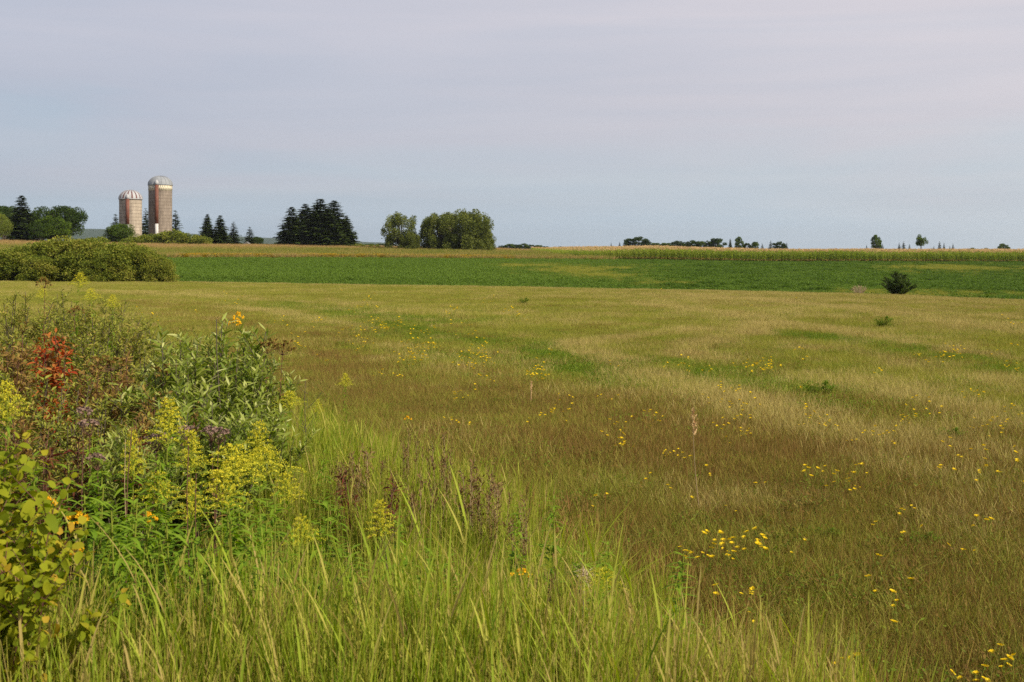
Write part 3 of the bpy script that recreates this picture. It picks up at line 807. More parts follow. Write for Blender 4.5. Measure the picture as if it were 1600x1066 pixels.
# ------------------------------------------------------------------ goldenrod
def goldenrod(H=1.0, ph=.17, pw=.09, nleaf=58, nbr=20, tmax=.90):
    st, lf, pl = MB(), MB(), MB()
    lean = V3(rng.normal(0, .05), rng.normal(0, .05), 1)
    t = np.linspace(0, 1, 7)[:, None]
    path = lean * t * H + V3(rng.normal(0, .02), rng.normal(0, .02), 0) * np.sin(t * 3)
    st.tubes(path, np.linspace(.0045, .002, 7), 6, tint=.6)
    tt = rng.uniform(.12, tmax, nleaf); tt.sort()
    B = lean * (tt * H)[:, None]
    az = np.arange(nleaf) * 2.4 + rng.normal(0, .5, nleaf)
    D = nrm(np.stack([np.cos(az), np.sin(az), .75 - .2 * tt + rng.normal(0, .3, nleaf)], 1))
    S = nrm(np.cross(D, V3(0, 0, 1) + 0 * D))
    L = .125 * (1.0 - .55 * np.clip((tt - .45) / .5, 0, 1)) * rng.uniform(.55, 1.15, nleaf)
    lf.strips(B, D, S, L, L * .22, V3(0, 0, -.35) * rng.uniform(.3, 2.2, (nleaf, 1)), 5, 'leaf', .35, np.clip(tt * .8 + rng.normal(0, .12, nleaf), 0, 1))
    # plume: arching branches, florets on their upper side
    for i in range(nbr):
        f = (i + .5) / nbr
        z0 = H - ph * (1.0 - f) * 1.0
        a = i * 2.4 + rng.normal(0, .2)
        Lb = pw * (1.12 - f) * rng.uniform(.8, 1.15) + .012
        d = V3(math.cos(a), math.sin(a), 0)
        s = np.linspace(0, 1, 6)[:, None]
        br = V3(lean[0] * z0, lean[1] * z0, z0) + d * s * Lb + V3(0, 0, 1) * (.75 * s - .55 * s ** 2) * Lb
        pl.tubes(br, np.linspace(.0012, .0006, 6), 3, tint=.1)
        m = int(38 * Lb / pw) + 10
        q = rng.uniform(.12, 1, m)[:, None]
        P = V3(lean[0] * z0, lean[1] * z0, z0) + d * q * Lb + V3(0, 0, 1) * (.75 * q - .55 * q ** 2) * Lb + rng.normal(0, .0022, (m, 3)) + V3(0, 0, .003)
        D2 = nrm(rdir(m, -.2, 1)); S2 = nrm(np.cross(D2, rdir(m)))
        pl.strips(P, D2, S2, rng.uniform(.0035, .006, m), .003, None, 1, 'flat', 0, np.clip(rng.normal(.5 + .3 * f, .25, m), 0, 1))
    return st, lf, pl
RODS = []
for kz in range(5):
    a, b, c = goldenrod(ph=(.13, .16, .12, .15, .12)[kz], pw=(.105, .09, .13, .085, .115)[kz], nbr=(34, 40, 34, 34, 30)[kz])
    RODS.append(Proto('goldenrod', {'stem': a.mesh('stem', 'green_stem'), 'foliage': b.mesh('foliage', 'rod_leaf'), 'flower_plume': c.mesh('flower_plume', 'rod_flower')}))
rods = [
    (14, 600, 4.0, 0, .75, 'lone tall goldenrod at the left edge of the picture'),
    (258, 628, 4.3, 1, 1.0, 'tallest goldenrod with long pale yellow plume before the willows'),
    (292, 672, 4.2, 3, .7, 'slim goldenrod just left behind the brightest plume'),
    (330, 692, 4.0, 2, 1.15, 'brightest goldenrod with wide deep yellow plume in the middle of the stand'),
    (352, 722, 3.8, 4, 1.0, 'goldenrod with drooping plume right of the brightest one'),
    (386, 738, 3.8, 3, 1.05, 'goldenrod with upright greenish yellow plume in the stand'),
    (402, 660, 4.4, 1, .8, 'feathery goldenrod standing right behind the stand'),
    (436, 697, 4.1, 2, .95, 'goldenrod with flat spreading plume on the right of the stand'),
    (459, 745, 3.8, 4, .62, 'small pale goldenrod at the right foot of the stand'),
    (250, 738, 3.8, 0, .8, 'pale goldenrod on the left side of the stand'),
    (278, 752, 3.7, 3, .6, 'short green budded goldenrod in front of the stand'),
    (484, 806, 3.5, 4, .55, 'low goldenrod between the stand and the lone middle plume'),
    (597, 786, 3.9, 1, .68, 'lone goldenrod with lemon yellow plume in the middle grass'),
    (945, 900, 3.6, 2, .65, 'low goldenrod lying flat beside the pale dried fluff'),
    (850, 925, 3.45, 3, .45, 'barely open small goldenrod in the bottom centre grass'),
    (435, 612, 6.2, 2, .75, 'goldenrod leaning out right of the dark flower heads'),
    (538, 585, 8.0, 0, .55, 'orange yellow goldenrod at the border of the mown field'),
    (500, 624, 7.6, 3, .5, 'small goldenrod beside the bare twigs at the field border'),
    (112, 428, 11.5, 2, .9, 'goldenrod standing highest at the back left of the thicket'),
    (150, 452, 12.5, 4, 1.0, 'yellow goldenrod on the back slope of the thicket'),
    (172, 462, 12.0, 0, .9, 'goldenrod at the right rear end of the thicket'),
    (62, 448, 12.0, 4, .6, 'small goldenrod behind the olive shrub at the back'),
    (205, 676, 3.9, 1, .55, 'green budded goldenrod left of the yellow stand'),
]
for (u, row, Y, v, s, lab) in rods:
    x = gx(u, Y); zg = hz(x, Y)
    RODS[v].place((x, Y, zg), lab, 'goldenrod', 'goldenrods of the verge', rng.uniform(0, 6.28), (s * .95, s * .95, top_z(row, Y) - zg))
# leafy stems without flowers among the goldenrods
a, b, c = goldenrod(nleaf=130, tmax=1.0)
LEAFY = Proto('leafy_weed', {'stem': a.mesh('stem', 'green_stem'), 'foliage': b.mesh('foliage', 'rod_leaf')})
leafy = [(40, 742, 3.4), (75, 765, 3.5), (110, 730, 3.9), (140, 705, 4.1), (170, 728, 3.7), (200, 742, 3.5), (228, 780, 3.3), (262, 800, 3.2), (305, 790, 3.4),
         (345, 800, 3.3), (372, 800, 3.4), (410, 780, 3.6), (425, 760, 3.9), (440, 800, 3.5), (60, 700, 4.2), (230, 700, 4.2), (180, 690, 4.5), (120, 790, 3.2),
         (395, 840, 3.1), (320, 850, 3.0), (255, 860, 3.0), (150, 800, 3.3), (480, 850, 3.4), (355, 760, 3.8)]
for k, (u, row, Y) in enumerate(leafy):
    x = gx(u, Y)
    zone = 'left of the goldenrod stand by the maroon weeds' if u < 150 else ('in the left half of the goldenrod stand' if u < 300 else 'in the right half of the goldenrod stand')
    LEAFY.place((x, Y, 0), 'leafy green stem without flowers ' + zone, 'weed', 'flowerless leafy stems ' + zone, rng.uniform(0, 6.28), (1.1, 1.1, top_z(row, Y)))
for (u, row, Y, lab) in ((600, 850, 3.8, 'dark leafy weed at the foot of the lone middle goldenrod'), (742, 868, 3.7, 'spreading whorled green weed in the bottom centre grass'),
                         (845, 850, 3.9, 'pale green weed with upright leaves right of the whorled one'), (1030, 868, 3.75, 'large leafed green weed at the right border of the tall grass')):
    x = gx(u, Y); LEAFY.place((x, Y, 0), lab, 'weed', None, rng.uniform(0, 6.28), (1.05, 1.05, top_z(row + 12, Y)))

mid = [(505, 700, 5.2, 'a leafy stem left of the dried clumps'), (530, 770, 4.6, 'green leafy stem between lone goldenrod and goldenrod stand'), (660, 800, 4.4, 'green leafy stem right of the lone middle goldenrod'),
       (712, 840, 4.0, 'thin leafy stem above the whorled weed'), (800, 800, 4.5, 'leafy green stem below the wide dried clump'), (850, 770, 4.7, 'leafy stem nearest to the mown field'),
       (900, 850, 4.0, 'leafy stem left behind the pale dried tuft'), (970, 880, 3.8, 'leafy stem right of the low flat goldenrod'), (640, 900, 3.5, 'leafy stem low in the bottom centre grass'), (560, 900, 3.4, 'leafy stem left under the lone middle goldenrod')]
for (u, row, Y, lab) in mid:
    x = gx(u, Y); LEAFY.place((x, Y, 0), lab, 'weed', 'leafy stems in the middle verge', rng.uniform(0, 6.28), (.8, .8, top_z(row, Y)))
# tansy-like flat yellow heads, dark dried heads, mauve heads
def flathead(H=1.0, R=.05, nh=12, hs_=.006, florets=14, leafy=18, zs=.003):
    st, lf, hd = MB(), MB(), MB()
    t = np.linspace(0, 1, 6)[:, None]; lean = V3(rng.normal(0, .06), rng.normal(0, .06), 1)
    st.tubes(lean * t * H * .93, np.linspace(.0032, .0018, 6), 5)
    top = lean * H * .93
    a = rng.uniform(0, 6.28, nh); r = np.sqrt(rng.uniform(0, 1, nh)) * R
    E = lean * H + np.stack([r * np.cos(a), r * np.sin(a), -r * .5 + rng.normal(0, zs, nh)], 1)
    st.tubes(np.stack([np.broadcast_to(top, E.shape), (top + E) / 2 + (E - lean * H) * .2, E], 1), np.array([.0012, .001, .0008])[None], 3)
    n = nh * florets; ti = np.repeat(np.arange(nh), florets)
    P = E[ti] + rng.normal(0, hs_ * .45, (n, 3)) * V3(1, 1, .45)
    D = nrm(rdir(n, 0, 1)); S = nrm(np.cross(D, rdir(n)))
    hd.strips(P, D, S, hs_ * .8, hs_ * .7, None, 1, 'flat')
    tt = rng.uniform(.15, .95, leafy); az = rng.uniform(0, 6.28, leafy)
    D = nrm(np.stack([np.cos(az), np.sin(az), .6 + 0 * az], 1)); S = nrm(np.cross(D, V3(0, 0, 1) + 0 * D))
    lf.strips(lean * (tt * H * .93)[:, None], D, S, .07, .018, V3(0, 0, -.5) + 0 * D, 4, 'leaf', .3)
    return st, lf, hd
def fh(name, headm, stemm, leafm, hname='flower_head', **kw):
    a, b, c = flathead(**kw)
    return Proto(name, {'stem': a.mesh('stem', stemm), 'foliage': b.mesh('foliage', leafm), hname: c.mesh(hname, headm)})
TANSY = fh('tansy', 'gold_flower', 'green_stem', 'rod_leaf', R=.05, nh=13, hs_=.009)
for (u, row, Y, s, lab) in ((165, 793, 3.4, .8, 'tansy with flat orange yellow heads left of the goldenrod stand'), (208, 798, 3.5, .5, 'small tansy just right of the larger one'),
                            (152, 850, 3.2, .5, 'low tansy below the other two at the left'), (48, 776, 3.3, .5, 'tansy head peeping over the broad leaved shrub'),
                            (375, 497, 6.9, .8, 'orange yellow flower head beside the tips of the tallest willow'), (366, 488, 7.6, .7, 'yellow flower head behind the tips of the tallest willow'),
                            (812, 880, 3.9, .7, 'yellow flower head among the grass at bottom centre'), (630, 648, 7.2, .5, 'single yellow flower head at the back of the tall grass')):
    x = gx(u, Y); TANSY.place((x, Y, hz(x, Y)), lab, 'flower', 'flat headed yellow flowers of the verge', rng.uniform(0, 6), (s, s, top_z(row, Y)))
DRY = shrub_proto('dried_plant', 'dried_leaf', 'dry', H=.6, R=.2, nst=9, ntw=7, nlf=8, LL=.032, LW=.010, twl=.10, nseg=2, start=.45, stem_r=.003, dome=.2)
for (u, row, Y, s, lab) in ((640, 662, 6.0, .8, 'brown branching dried plant rising from the middle grass'), (692, 668, 5.8, 1.0, 'round topped dried plant in the middle grass'),
                            (575, 690, 5.6, 1.4, 'tangled grey brown dried plant left in the middle grass'), (740, 712, 5.3, 1.6, 'wide dried clump right in the middle grass'),
                            (548, 698, 5.5, 1.1, 'reddish dried plant beside the tangled grey one'), (660, 735, 5.1, 1.1, 'low dried plant between the middle clumps'),
                            (775, 738, 5.1, 1.0, 'dried brown plant right of the wide clump'), (820, 765, 4.9, .8, 'brown dried weed nearest the mown field'), (870, 860, 4.0, .9, 'brown dried weed left of the pale dried tuft')):
    row += 5; x = gx(u, Y); DRY.place((x, Y, hz(x, Y)), lab, 'dried plant', 'dried brown clumps in the middle grass', rng.uniform(0, 6), (s * .72, s * .72, (top_z(row, Y) - hz(x, Y)) / .6))
DARK = fh('dried_flower', 'brown_leaf', 'red_stem', 'brown_leaf', hname='seed_head', zs=.012, R=.07, nh=16, hs_=.012, leafy=34)
for (u, row, Y, s, lab) in ((403, 532, 6.6, .8, 'dried plant with dark brown heads right of the tallest willow'), (424, 534, 6.5, .9, 'dried plant with blackish heads at the right end of the thicket'),
                            (200, 556, 6.4, 1.4, 'drooping brown dried plant within the thicket'),
                            (232, 570, 6.2, 1.2, 'russet dried plant left of the willows'), (65, 434, 11.2, 1.1, 'dark dried stalk highest at the back left of the thicket'),
                            (120, 480, 10.5, 1.2, 'dark dried plant behind the red sapling')):
    x = gx(u, Y); DARK.place((x, Y, hz(x, Y)), lab, 'dried plant', 'dried brown flower plants', rng.uniform(0, 6), (s, s, top_z(row, Y) - hz(x, Y)))
MAU = fh('mauve_flower', 'mauve', 'red_stem', 'brown_leaf', R=.045, nh=14, hs_=.010, leafy=14)
for (u, row, Y, s, lab) in ((128, 638, 4.7, .8, 'faded mauve flower head tallest of the left pair'), (142, 652, 4.6, 1.0, 'faded mauve flower head with fluffy top'),
                            (168, 708, 4.2, .7, 'low mauve flower head left of the goldenrods'), (222, 680, 4.4, 1.1, 'mauve flower head left beside the tallest goldenrod'),
                            (305, 662, 4.7, 1.0, 'dusty mauve flower head between the goldenrod plumes'), (328, 672, 4.6, 1.0, 'mauve flower head right above the brightest plume'),
                            (345, 664, 4.7, .8, 'mauve flower head right of the other two')):
    x = gx(u, Y); MAU.place((x, Y, 0), lab, 'flower', 'faded mauve flower heads', rng.uniform(0, 6), (s, s, top_z(row, Y)))

# bare dark stalks rising through the goldenrod, twigs, seed stalk, fluff
def stalk(name, u0, row0, u1, row1, Y, r, mat, lab, twigs=0):
    b = V3(gx(u0, Y), Y, max(top_z(row0, Y), 0)); t = V3(gx(u1, Y), Y + .05, top_z(row1, Y))
    b[2] = 0.0
    k = np.linspace(0, 1, 8)[:, None]
    path = (t - b) * k + V3(.02, 0, 0) * np.sin(k * 5)
    mb = MB(); mb.tubes(path, np.linspace(r, r * .4, 8), 6)
    if twigs:
        q = rng.uniform(.4, .95, twigs)[:, None]; o = (t - b) * q
        D = nrm(rdir(twigs, -.1, .4) + V3(0, 0, .8)) * rng.uniform(.06, .16, (twigs, 1))
        mb.tubes(np.stack([o, o + D * .5 + V3(0, 0, -.005), o + D], 1), np.array([r * .4, r * .3, r * .2])[None], 4)
    o = link(name, mb.mesh(name, mat, True), loc=b); tag(o, lab, 'stalk')
stalk('bare_stalk', 120, 900, 130, 705, 3.6, .0032, 'red_stem', 'dark bare stalk left in the weeds above the broad leaved shrub')
stalk('bare_stalk', 165, 900, 207, 676, 3.5, .0034, 'red_stem', 'reddish bare stalk leaning right, left of the goldenrod stand')
stalk('bare_stalk', 192, 890, 197, 690, 3.7, .003, 'dry', 'pale brown bare stalk beside the leaning reddish one')
stalk('bare_stalk', 282, 900, 297, 700, 3.6, .003, 'red_stem', 'dark stalk crossing the front of the goldenrod stand')
stalk('bare_stalk', 303, 900, 309, 745, 3.6, .003, 'red_stem', 'short dark stalk in the middle of the goldenrod stand')
stalk('bare_stalk', 345, 640, 340, 500, 6.2, .006, 'woody', 'dark woody stalk inside the tallest willow')
stalk('dead_twig', 470, 690, 480, 592, 7.0, .004, 'woody', 'bare branching dead twigs at the border of the mown field', 16)
stalk('dead_twig', 606, 880, 608, 800, 3.9, .003, 'woody', 'short dark twig behind the lone middle goldenrod', 3)
# seed stalk standing alone on the field
Ys = 7.2
mb = MB(); hh = top_z(640, Ys)
t = np.linspace(0, 1, 9)[:, None]
path = V3(-.045, 0, hh) * t + V3(-.012, 0, 0) * np.sin(t * 3)
mb.tubes(path, np.linspace(.0028, .0014, 9), 5)
sp = MB(); n = 150; q = rng.uniform(.76, 1.0, n)[:, None]
wid = .011 * (1 - np.abs((q - .87) / .13) ** 2) + .003
P = V3(-.045, 0, hh) * q + rng.normal(0, 1, (n, 3)) * wid * V3(.6, .6, .2)
D = nrm(rdir(n, .6, 1)); S = nrm(np.cross(D, rdir(n)))
sp.strips(P, D, S, .016, .004, None, 1, 'flat')
Proto('seed_stalk', {'stem': mb.mesh('stem', 'dry', True), 'seed_head': sp.mesh('seed_head', 'tassel')}).place(
    (gx(1094, Ys), Ys, hz(gx(1094, Ys), Ys)), 'single tall dry grass stalk with tan seed head on the mown field', 'seed stalk')
# short orange stake-like stalk further back
xk, yk = ground_at(829, 640)
mb = MB(); mb.tubes(np.linspace(V3(0, 0, 0), V3(.01, 0, .30), 5), np.linspace(.006, .004, 5), 5)
n = 40; q = rng.uniform(.5, 1, n)[:, None]
mb.strips(V3(.01, 0, .3) * q + rng.normal(0, .006, (n, 3)), nrm(rdir(n, .5, 1)), nrm(rdir(n)), .02, .006, None, 1, 'flat')
o = link('dry_spike', mb.mesh('dry_spike', 'tassel'), loc=(xk, yk, hz(xk, yk))); tag(o, 'short orange brown dry spike standing on the brown part of the field', 'stalk')
# pale dried fluff
mb = MB(); n = 160
c0 = V3(0, 0, .22); D = nrm(rdir(n, -.4, 1)); P = c0 + rng.normal(0, .010, (n, 3)) * V3(1, 1, 1.8)
mb.strips(P, D, nrm(np.cross(D, rdir(n))), rng.uniform(.012, .028, n), .002, rng.normal(0, .4, (n, 3)), 4, 'blade')
mb.tubes(np.linspace(V3(0, 0, -.3), c0, 4), np.full(4, .003), 4)
Yf = 3.75; o = link('dried_tuft', mb.mesh('dried_tuft', 'fluff'), loc=(gx(912, Yf), Yf, top_z(902, Yf) - .22)); tag(o, 'pale white dried tuft in the grass beside the low flat goldenrod', 'dried tuft')

# ------------------------------------------------------------------ yellow field flowers
def trefoil(nh, seed):
    st, lf, hd = MB(), MB(), MB()
    heads = []
    for k in range(nh):
        hd = MB()
        e = V3(rng.normal(0, .06), rng.normal(0, .07), rng.uniform(.13, .24)) if nh > 1 else V3(rng.normal(0, .01), 0, .2)
        tl = rng.normal(0, .35, 2)
        t = np.linspace(0, 1, 5)[:, None]
        st.tubes(e * t + V3(.01, 0, 0) * np.sin(3 * t), np.full(5, .0014), 3)
        n = 16; a = np.arange(n) * 2.4; r = .009 * np.sqrt(np.arange(n) / n)
        P = e + np.stack([r * np.cos(a), r * np.sin(a), .004 - r * .2 + r * (np.cos(a) * tl[0] + np.sin(a) * tl[1])], 1)
        D = nrm(np.stack([np.cos(a), np.sin(a), .7 + np.cos(a) * tl[0] + np.sin(a) * tl[1]], 1)); S = nrm(np.cross(D, V3(0, 0, 1) + 0 * D))
        hd.strips(P, D, S, .009, .009, None, 2, 'oval'); heads.append(('flower_head', hd.mesh('flower_head', 'trefoil')))
    n = 9 + 4 * nh
    P = np.stack([rng.normal(0, .05, n), rng.normal(0, .05, n), rng.uniform(.02, .10, n)], 1)
    D = nrm(rdir(n, -.1, .7)); S = nrm(np.cross(D, nrm(V3(0, 0, 1) + rng.normal(0, .3, (n, 3)))))
    lf.strips(P, D, S, .022, .009, None, 2, 'leaf')
    return Proto('field_flower', [('stem', st.mesh('stem', 'green_stem')), ('foliage', lf.mesh('foliage', 'fresh'))] + heads)
TRE = [trefoil(2, 1), trefoil(3, 2), trefoil(2, 3), trefoil(4, 4), trefoil(3, 5), trefoil(1, 6), trefoil(6, 7), trefoil(5, 8)]
CL = [(497, 515, 12, 3), (620, 517, 75, 18, 8), (554, 540, 12, 4), (655, 545, 26, 9, 7), (471, 543, 8, 3), (643, 562, 20, 7, 4), (750, 555, 30, 13, 14), (727, 571, 5, 2),
      (845, 585, 20, 8, 6), (724, 613, 10, 3), (610, 584, 12, 4), (755, 592, 8, 3), (872, 646, 32, 7, 6), (968, 687, 9, 5, 5), (962, 665, 12, 3), (718, 496, 18, 4), (800, 499, 14, 6, 4),
      (771, 476, 12, 3), (587, 477, 8, 2), (552, 493, 8, 2), (575, 486, 8, 2), (445, 505, 8, 3), (505, 561, 8, 2), (865, 550, 10, 2), (955, 572, 5, 2), (880, 617, 15, 2), (960, 624, 15, 2),
      (1060, 571, 20, 5), (1192, 573, 34, 10, 6), (1252, 560, 4, 2), (1488, 553, 12, 5, 5), (1447, 558, 8, 2), (1470, 565, 5, 3), (1585, 573, 14, 4), (1384, 588, 5, 1), (1150, 620, 30, 8, 10),
      (1250, 610, 14, 2), (1272, 654, 28, 10, 8), (1138, 664, 30, 9, 8), (1423, 651, 16, 5), (1446, 627, 4, 2), (1517, 618, 25, 5), (1550, 660, 45, 8, 10), (1580, 640, 10, 2), (1017, 652, 17, 4),
      (1367, 681, 28, 6, 9), (1105, 584, 5, 2), (1300, 735, 42, 9, 10), (1540, 740, 8, 3), (1550, 725, 40, 5, 15), (1052, 697, 9, 4, 4), (1130, 842, 75, 15, 24), (1500, 720, 30, 3, 18),
      (1332, 1035, 17, 6, 22), (1545, 1040, 50, 8, 22), (300, 500, 60, 6, 14), (1590, 512, 15, 2), (380, 470, 60, 4, 8), (1100, 470, 200, 5, 8), (540, 460, 60, 3, 4), (1560, 545, 30, 2, 8)]
SING = [(1420, 780), (1400, 892), (1482, 840), (1530, 848), (1168, 925), (1126, 925), (1177, 940), (1186, 948), (1403, 955), (1394, 933), (1200, 745), (1110, 735), (1072, 760), (1078, 725),
        (1140, 780), (940, 775), (930, 785), (1010, 740), (720, 655), (690, 650), (735, 670), (1390, 812), (1410, 795), (1440, 820), (1520, 815), (1552, 822), (1250, 840), (1340, 900), (1560, 1015)]
NAMED = {(620, 517): 'the long dense yellow patch at the left back', (655, 545): 'the second yellow patch below the long one', (643, 562): 'the bright little patch under the second one',
         (750, 555): 'the loose patch right of the second one', (845, 585): 'the bright compact patch in the centre', (872, 646): 'the thin row in the centre of the brown ground',
         (1192, 573): 'the wide patch at centre right back', (1150, 620): 'the loose patch below the wide one', (1272, 654): 'the patch beside the bright green weeds',
         (1138, 664): 'the patch right of the lone seed stalk top', (1300, 735): 'the patch on the dark brown stripe at right', (1130, 842): 'the big near patch right of the tall verge grass',
         (1332, 1035): 'the nearest patch at the bottom edge', (1545, 1040): 'the near patch in the bottom right corner', (1550, 660): 'the patch at the right border halfway down',
         (1488, 553): 'the patch at the right back', (300, 500): 'the scatter just behind the willow thicket'}
fl = []
for c in CL:
    u, r, su, n = c[:4]; sr = c[4] if len(c) > 4 else 4
    for k in range(n):
        fl.append((u + rng.normal(0, su * .6), r + rng.normal(0, sr * .75 + 1), NAMED.get((u, r))))
fl += [(u, r, None) for u, r in SING]
while len(fl) < 298:
    r = rng.uniform(470, 800); u = rng.uniform(430 if r < 640 else 960, 1600); fl.append((u, r, None))
for (u, r, nm) in fl:
    x, Y = ground_at(u, r)
    rr_ = r + .19 * F / Y
    x, Y = ground_at(u, min(rr_, 1600))
    s = rng.uniform(.65, 1.1) * (1 + 1.0 * np.clip((Y - 10) / 20, 0, 1))
    if not nm:
        nm = ('the scatter ' + ('on the far half' if r < 560 else ('on the middle' if r < 720 else 'on the near part')) + ' of the hayfield, ' + ('left' if u < 800 else ('centre' if u < 1200 else 'right')))
    lab = 'small yellow meadow flower in ' + nm; grp = 'yellow flowers of ' + nm
    TRE[int(rng.choice([0, 5, 2])) if r > 900 else (rng.choice([3, 6, 7, 1]) if Y > 11 and nm.startswith('the') and 'scatter' not in nm else rng.integers(0, 6))].place((x, Y, hz(x, Y)), lab, 'flower', grp, rng.uniform(0, 6.28), (s, s, s))
# green weed tufts on the field
tuftp = shrub_proto('green_weed', 'fresh', 'green_stem', H=.35, R=.25, nst=14, ntw=5, nlf=8, LL=.05, LW=.014, twl=.1, nseg=2, stem_r=.003)
for (u, r, s, lab) in ((1383, 515, 1.5, 'green weed clump standing alone on the far tan hayfield'), (1450, 865, .55, 'fresh green weed patch on the near right field'), (1297, 855, .5, 'small bright green weed patch on the near field'),
                       (1285, 632, 1.2, 'bright green weed patch in the middle of the hayfield'), (820, 478, 1.4, 'dark green weed clump near the far field edge'), (1490, 700, .8, 'green weed patch right of the brown stripe')):
    x, Y = ground_at(u, r); tuftp.place((x, Y, hz(x, Y)), lab, 'weed', None, 0, (s, s, s * .6))

# ------------------------------------------------------------------ alfalfa field
def alf():
    out = []
    for k in range(4):
        mb = MB(); rosette(mb, 260, .5, .34, .075, 0, .7, 'leaf'); out.append(mb.mesh('alfalfa_tuft', 'alfalfa'))
    return out
n = 60000
Y = np.sqrt(rng.uniform(60 ** 2, 200 ** 2, n)); u = rng.uniform(-200, 1800, n); x = gx(u, Y)
top = np.interp(u, [0, 270, 770, 900, 1200, 1600], [158, 160, 178, 186, 196, 199])
ok = (Y > edge_y(u) + 1.5) & (Y < top)
x, Y, u = x[ok], Y[ok], u[ok]
z = height(x, Y); row = H0 + (CAM - z) * F / Y
# pale thin patches seen in the crop
def blob(uc, rc, su, sr, a=1.0): return a * np.exp(-((u - uc) / su) ** 2 - ((row - rc) / sr) ** 2)
bare = blob(900, 425, 95, 7) + blob(950, 436, 60, 6, .8) + blob(830, 416, 60, 4, .7) + blob(1500, 422, 90, 7, 1.0) + blob(1420, 418, 60, 4, .6) + blob(1330, 462, 60, 4, .8) + blob(1450, 462, 120, 7, .8) + blob(1040, 445, 60, 5, .7) + blob(980, 418, 70, 4, .5)
na_, nb_ = vnoise(x, Y, 5, 41), vnoise(x, Y, 1.6, 42)
keep = rng.uniform(0, 1, len(x)) < np.clip(1.05 - 1.15 * bare * (.5 + na_), .06, 1)
rough = np.clip((u - 800) / 300, 0, 1)
sc2 = rng.uniform(.8, 1.2, len(x)) * (.8 + .15 * (1 - rough) + 1.3 * rough * np.clip(nb_ - .5, 0, 1))
pt = .5 * na_ + .3 * nb_ + .25 * (1 - rough) - .75 * rough * (nb_ > .58)
P3 = np.stack([x, Y, z], 1)
scatter('alfalfa_crop', alf(), P3[keep], 'even green alfalfa crop in the field beyond the hayfield', 'alfalfa', sc2[keep], patch=pt[keep])
bk = (~keep) & (rng.uniform(0, 1, len(x)) < .75)
scatter('thin_grass', protos_haygreen(), P3[bk], 'thin yellowish grass where the green crop is bare', 'grass', 2.0 * np.ones(bk.sum()), patch=.6 * na_[bk])
# fringe of tall dry grass along the far border of the hayfield, longest on the right
n = 5200; u = rng.uniform(-150, 1750, n); Y = edge_y(u) + rng.uniform(-1.5, .8, n); x = gx(u, Y)
scatter('field_fringe', protos_straw() + protos_haygreen(), np.stack([x, Y, height(x, Y)], 1), 'uncut dry grass fringe along the far edge of the hayfield', 'dry grass', rng.uniform(.6, 1.35, n), patch=rng.uniform(0, .6, n))

# ------------------------------------------------------------------ weedy strip beyond the green field
def weedp():
    out = []
    for k in range(4):
        mb = MB(); blades(mb, 170, .6, (.4, 1.0), (.02, .05), .25, .3, 2); rosette(mb, 120, .6, .7, .12, 0, .6, 'leaf'); out.append(mb.mesh('weed_tuft', 'weeds'))
    return out
n = 16000; u = rng.uniform(-250, 960, n); Y = rng.uniform(156, 250, n); x = gx(u, Y)
e2 = np.interp(u, [0, 270, 770, 900, 1200], [158, 160, 178, 186, 196])
k = (Y > e2) & ((u < 860) | (Y < 200 - (u - 860) * .1))
u, Y, x, e2 = u[k], Y[k], x[k], e2[k]
nw = vnoise(x, Y, 6, 51)
scatter('tall_weeds', weedp(), np.stack([x, Y, height(x, Y)], 1), 'tall yellowish weeds on the strip below the far trees', 'weeds', rng.uniform(.7, 1.1, len(x)), patch=np.clip(.5 * (nw - .5) + .35 * rng.uniform(0, 1, len(x)) + 1.1 * np.clip((Y - e2 - 34) / 14, 0, 1) - .25 + .5 * np.clip(1 - (Y - e2) / 8, 0, 1), -.3, 1.2))
# goldenrod yellow line along its foot
n = 4200; u = np.concatenate([rng.uniform(270, 620, n), rng.uniform(620, 800, n // 5)]); e2 = np.interp(u, [0, 270, 770, 900, 1200], [158, 160, 178, 186, 196]); Y = e2 + rng.uniform(.5, 5, len(u)); x = gx(u, Y)
mb = MB(); rosette(mb, 90, .4, .75, .09, 0, .6, 'leaf'); g1 = mb.mesh('gold_tuft', 'gold_tuft')
kk = vnoise(x, Y, 4, 52) > .36
scatter('goldenrod_line', [g1], np.stack([x, Y, height(x, Y)], 1)[kk], 'line of far goldenrod blooms along the upper edge of the green field', 'goldenrod', rng.uniform(.7, 1.15, kk.sum()))

# ------------------------------------------------------------------ corn
def cornp():
    out = []
    for k in range(6):
        mb = MB(); h = rng.uniform(1.85, 2.1)
        mb.tubes(np.linspace(V3(0, 0, 0), V3(rng.normal(0, .04), rng.normal(0, .04), h), 4), np.linspace(.016, .008, 4), 4, tint=.45)
        nl = 13; zz = np.linspace(.15, .93, nl) * h; az = np.arange(nl) * 3.05 + rng.normal(0, .5, nl)
        D = nrm(np.stack([np.cos(az) * .6, np.sin(az) * .6, .9 + 0 * az], 1)); S = nrm(np.cross(D, V3(0, 0, 1) + 0 * D))
        mb.strips(np.stack([0 * zz, 0 * zz, zz], 1), D, S, rng.uniform(.55, .85, nl), .09, D * V3(.6, .6, 0) + V3(0, 0, -.8), 5, 'blade', .2,
                  np.clip(np.where(zz < .45, 1.0, rng.uniform(.1, .7, nl)), 0, 1))
        n = 8; D = nrm(rdir(n, .55, 1)); mb.strips(np.full((n, 3), 0.) + V3(0, 0, h - .03), D, nrm(np.cross(D, rdir(n))), .26, .03, rng.normal(0, .1, (n, 3)), 2, 'flat', 0, None, 1)
        out.append(mb.mesh('corn_plant', ['corn', 'tassel']))
    return out
rows_ = []
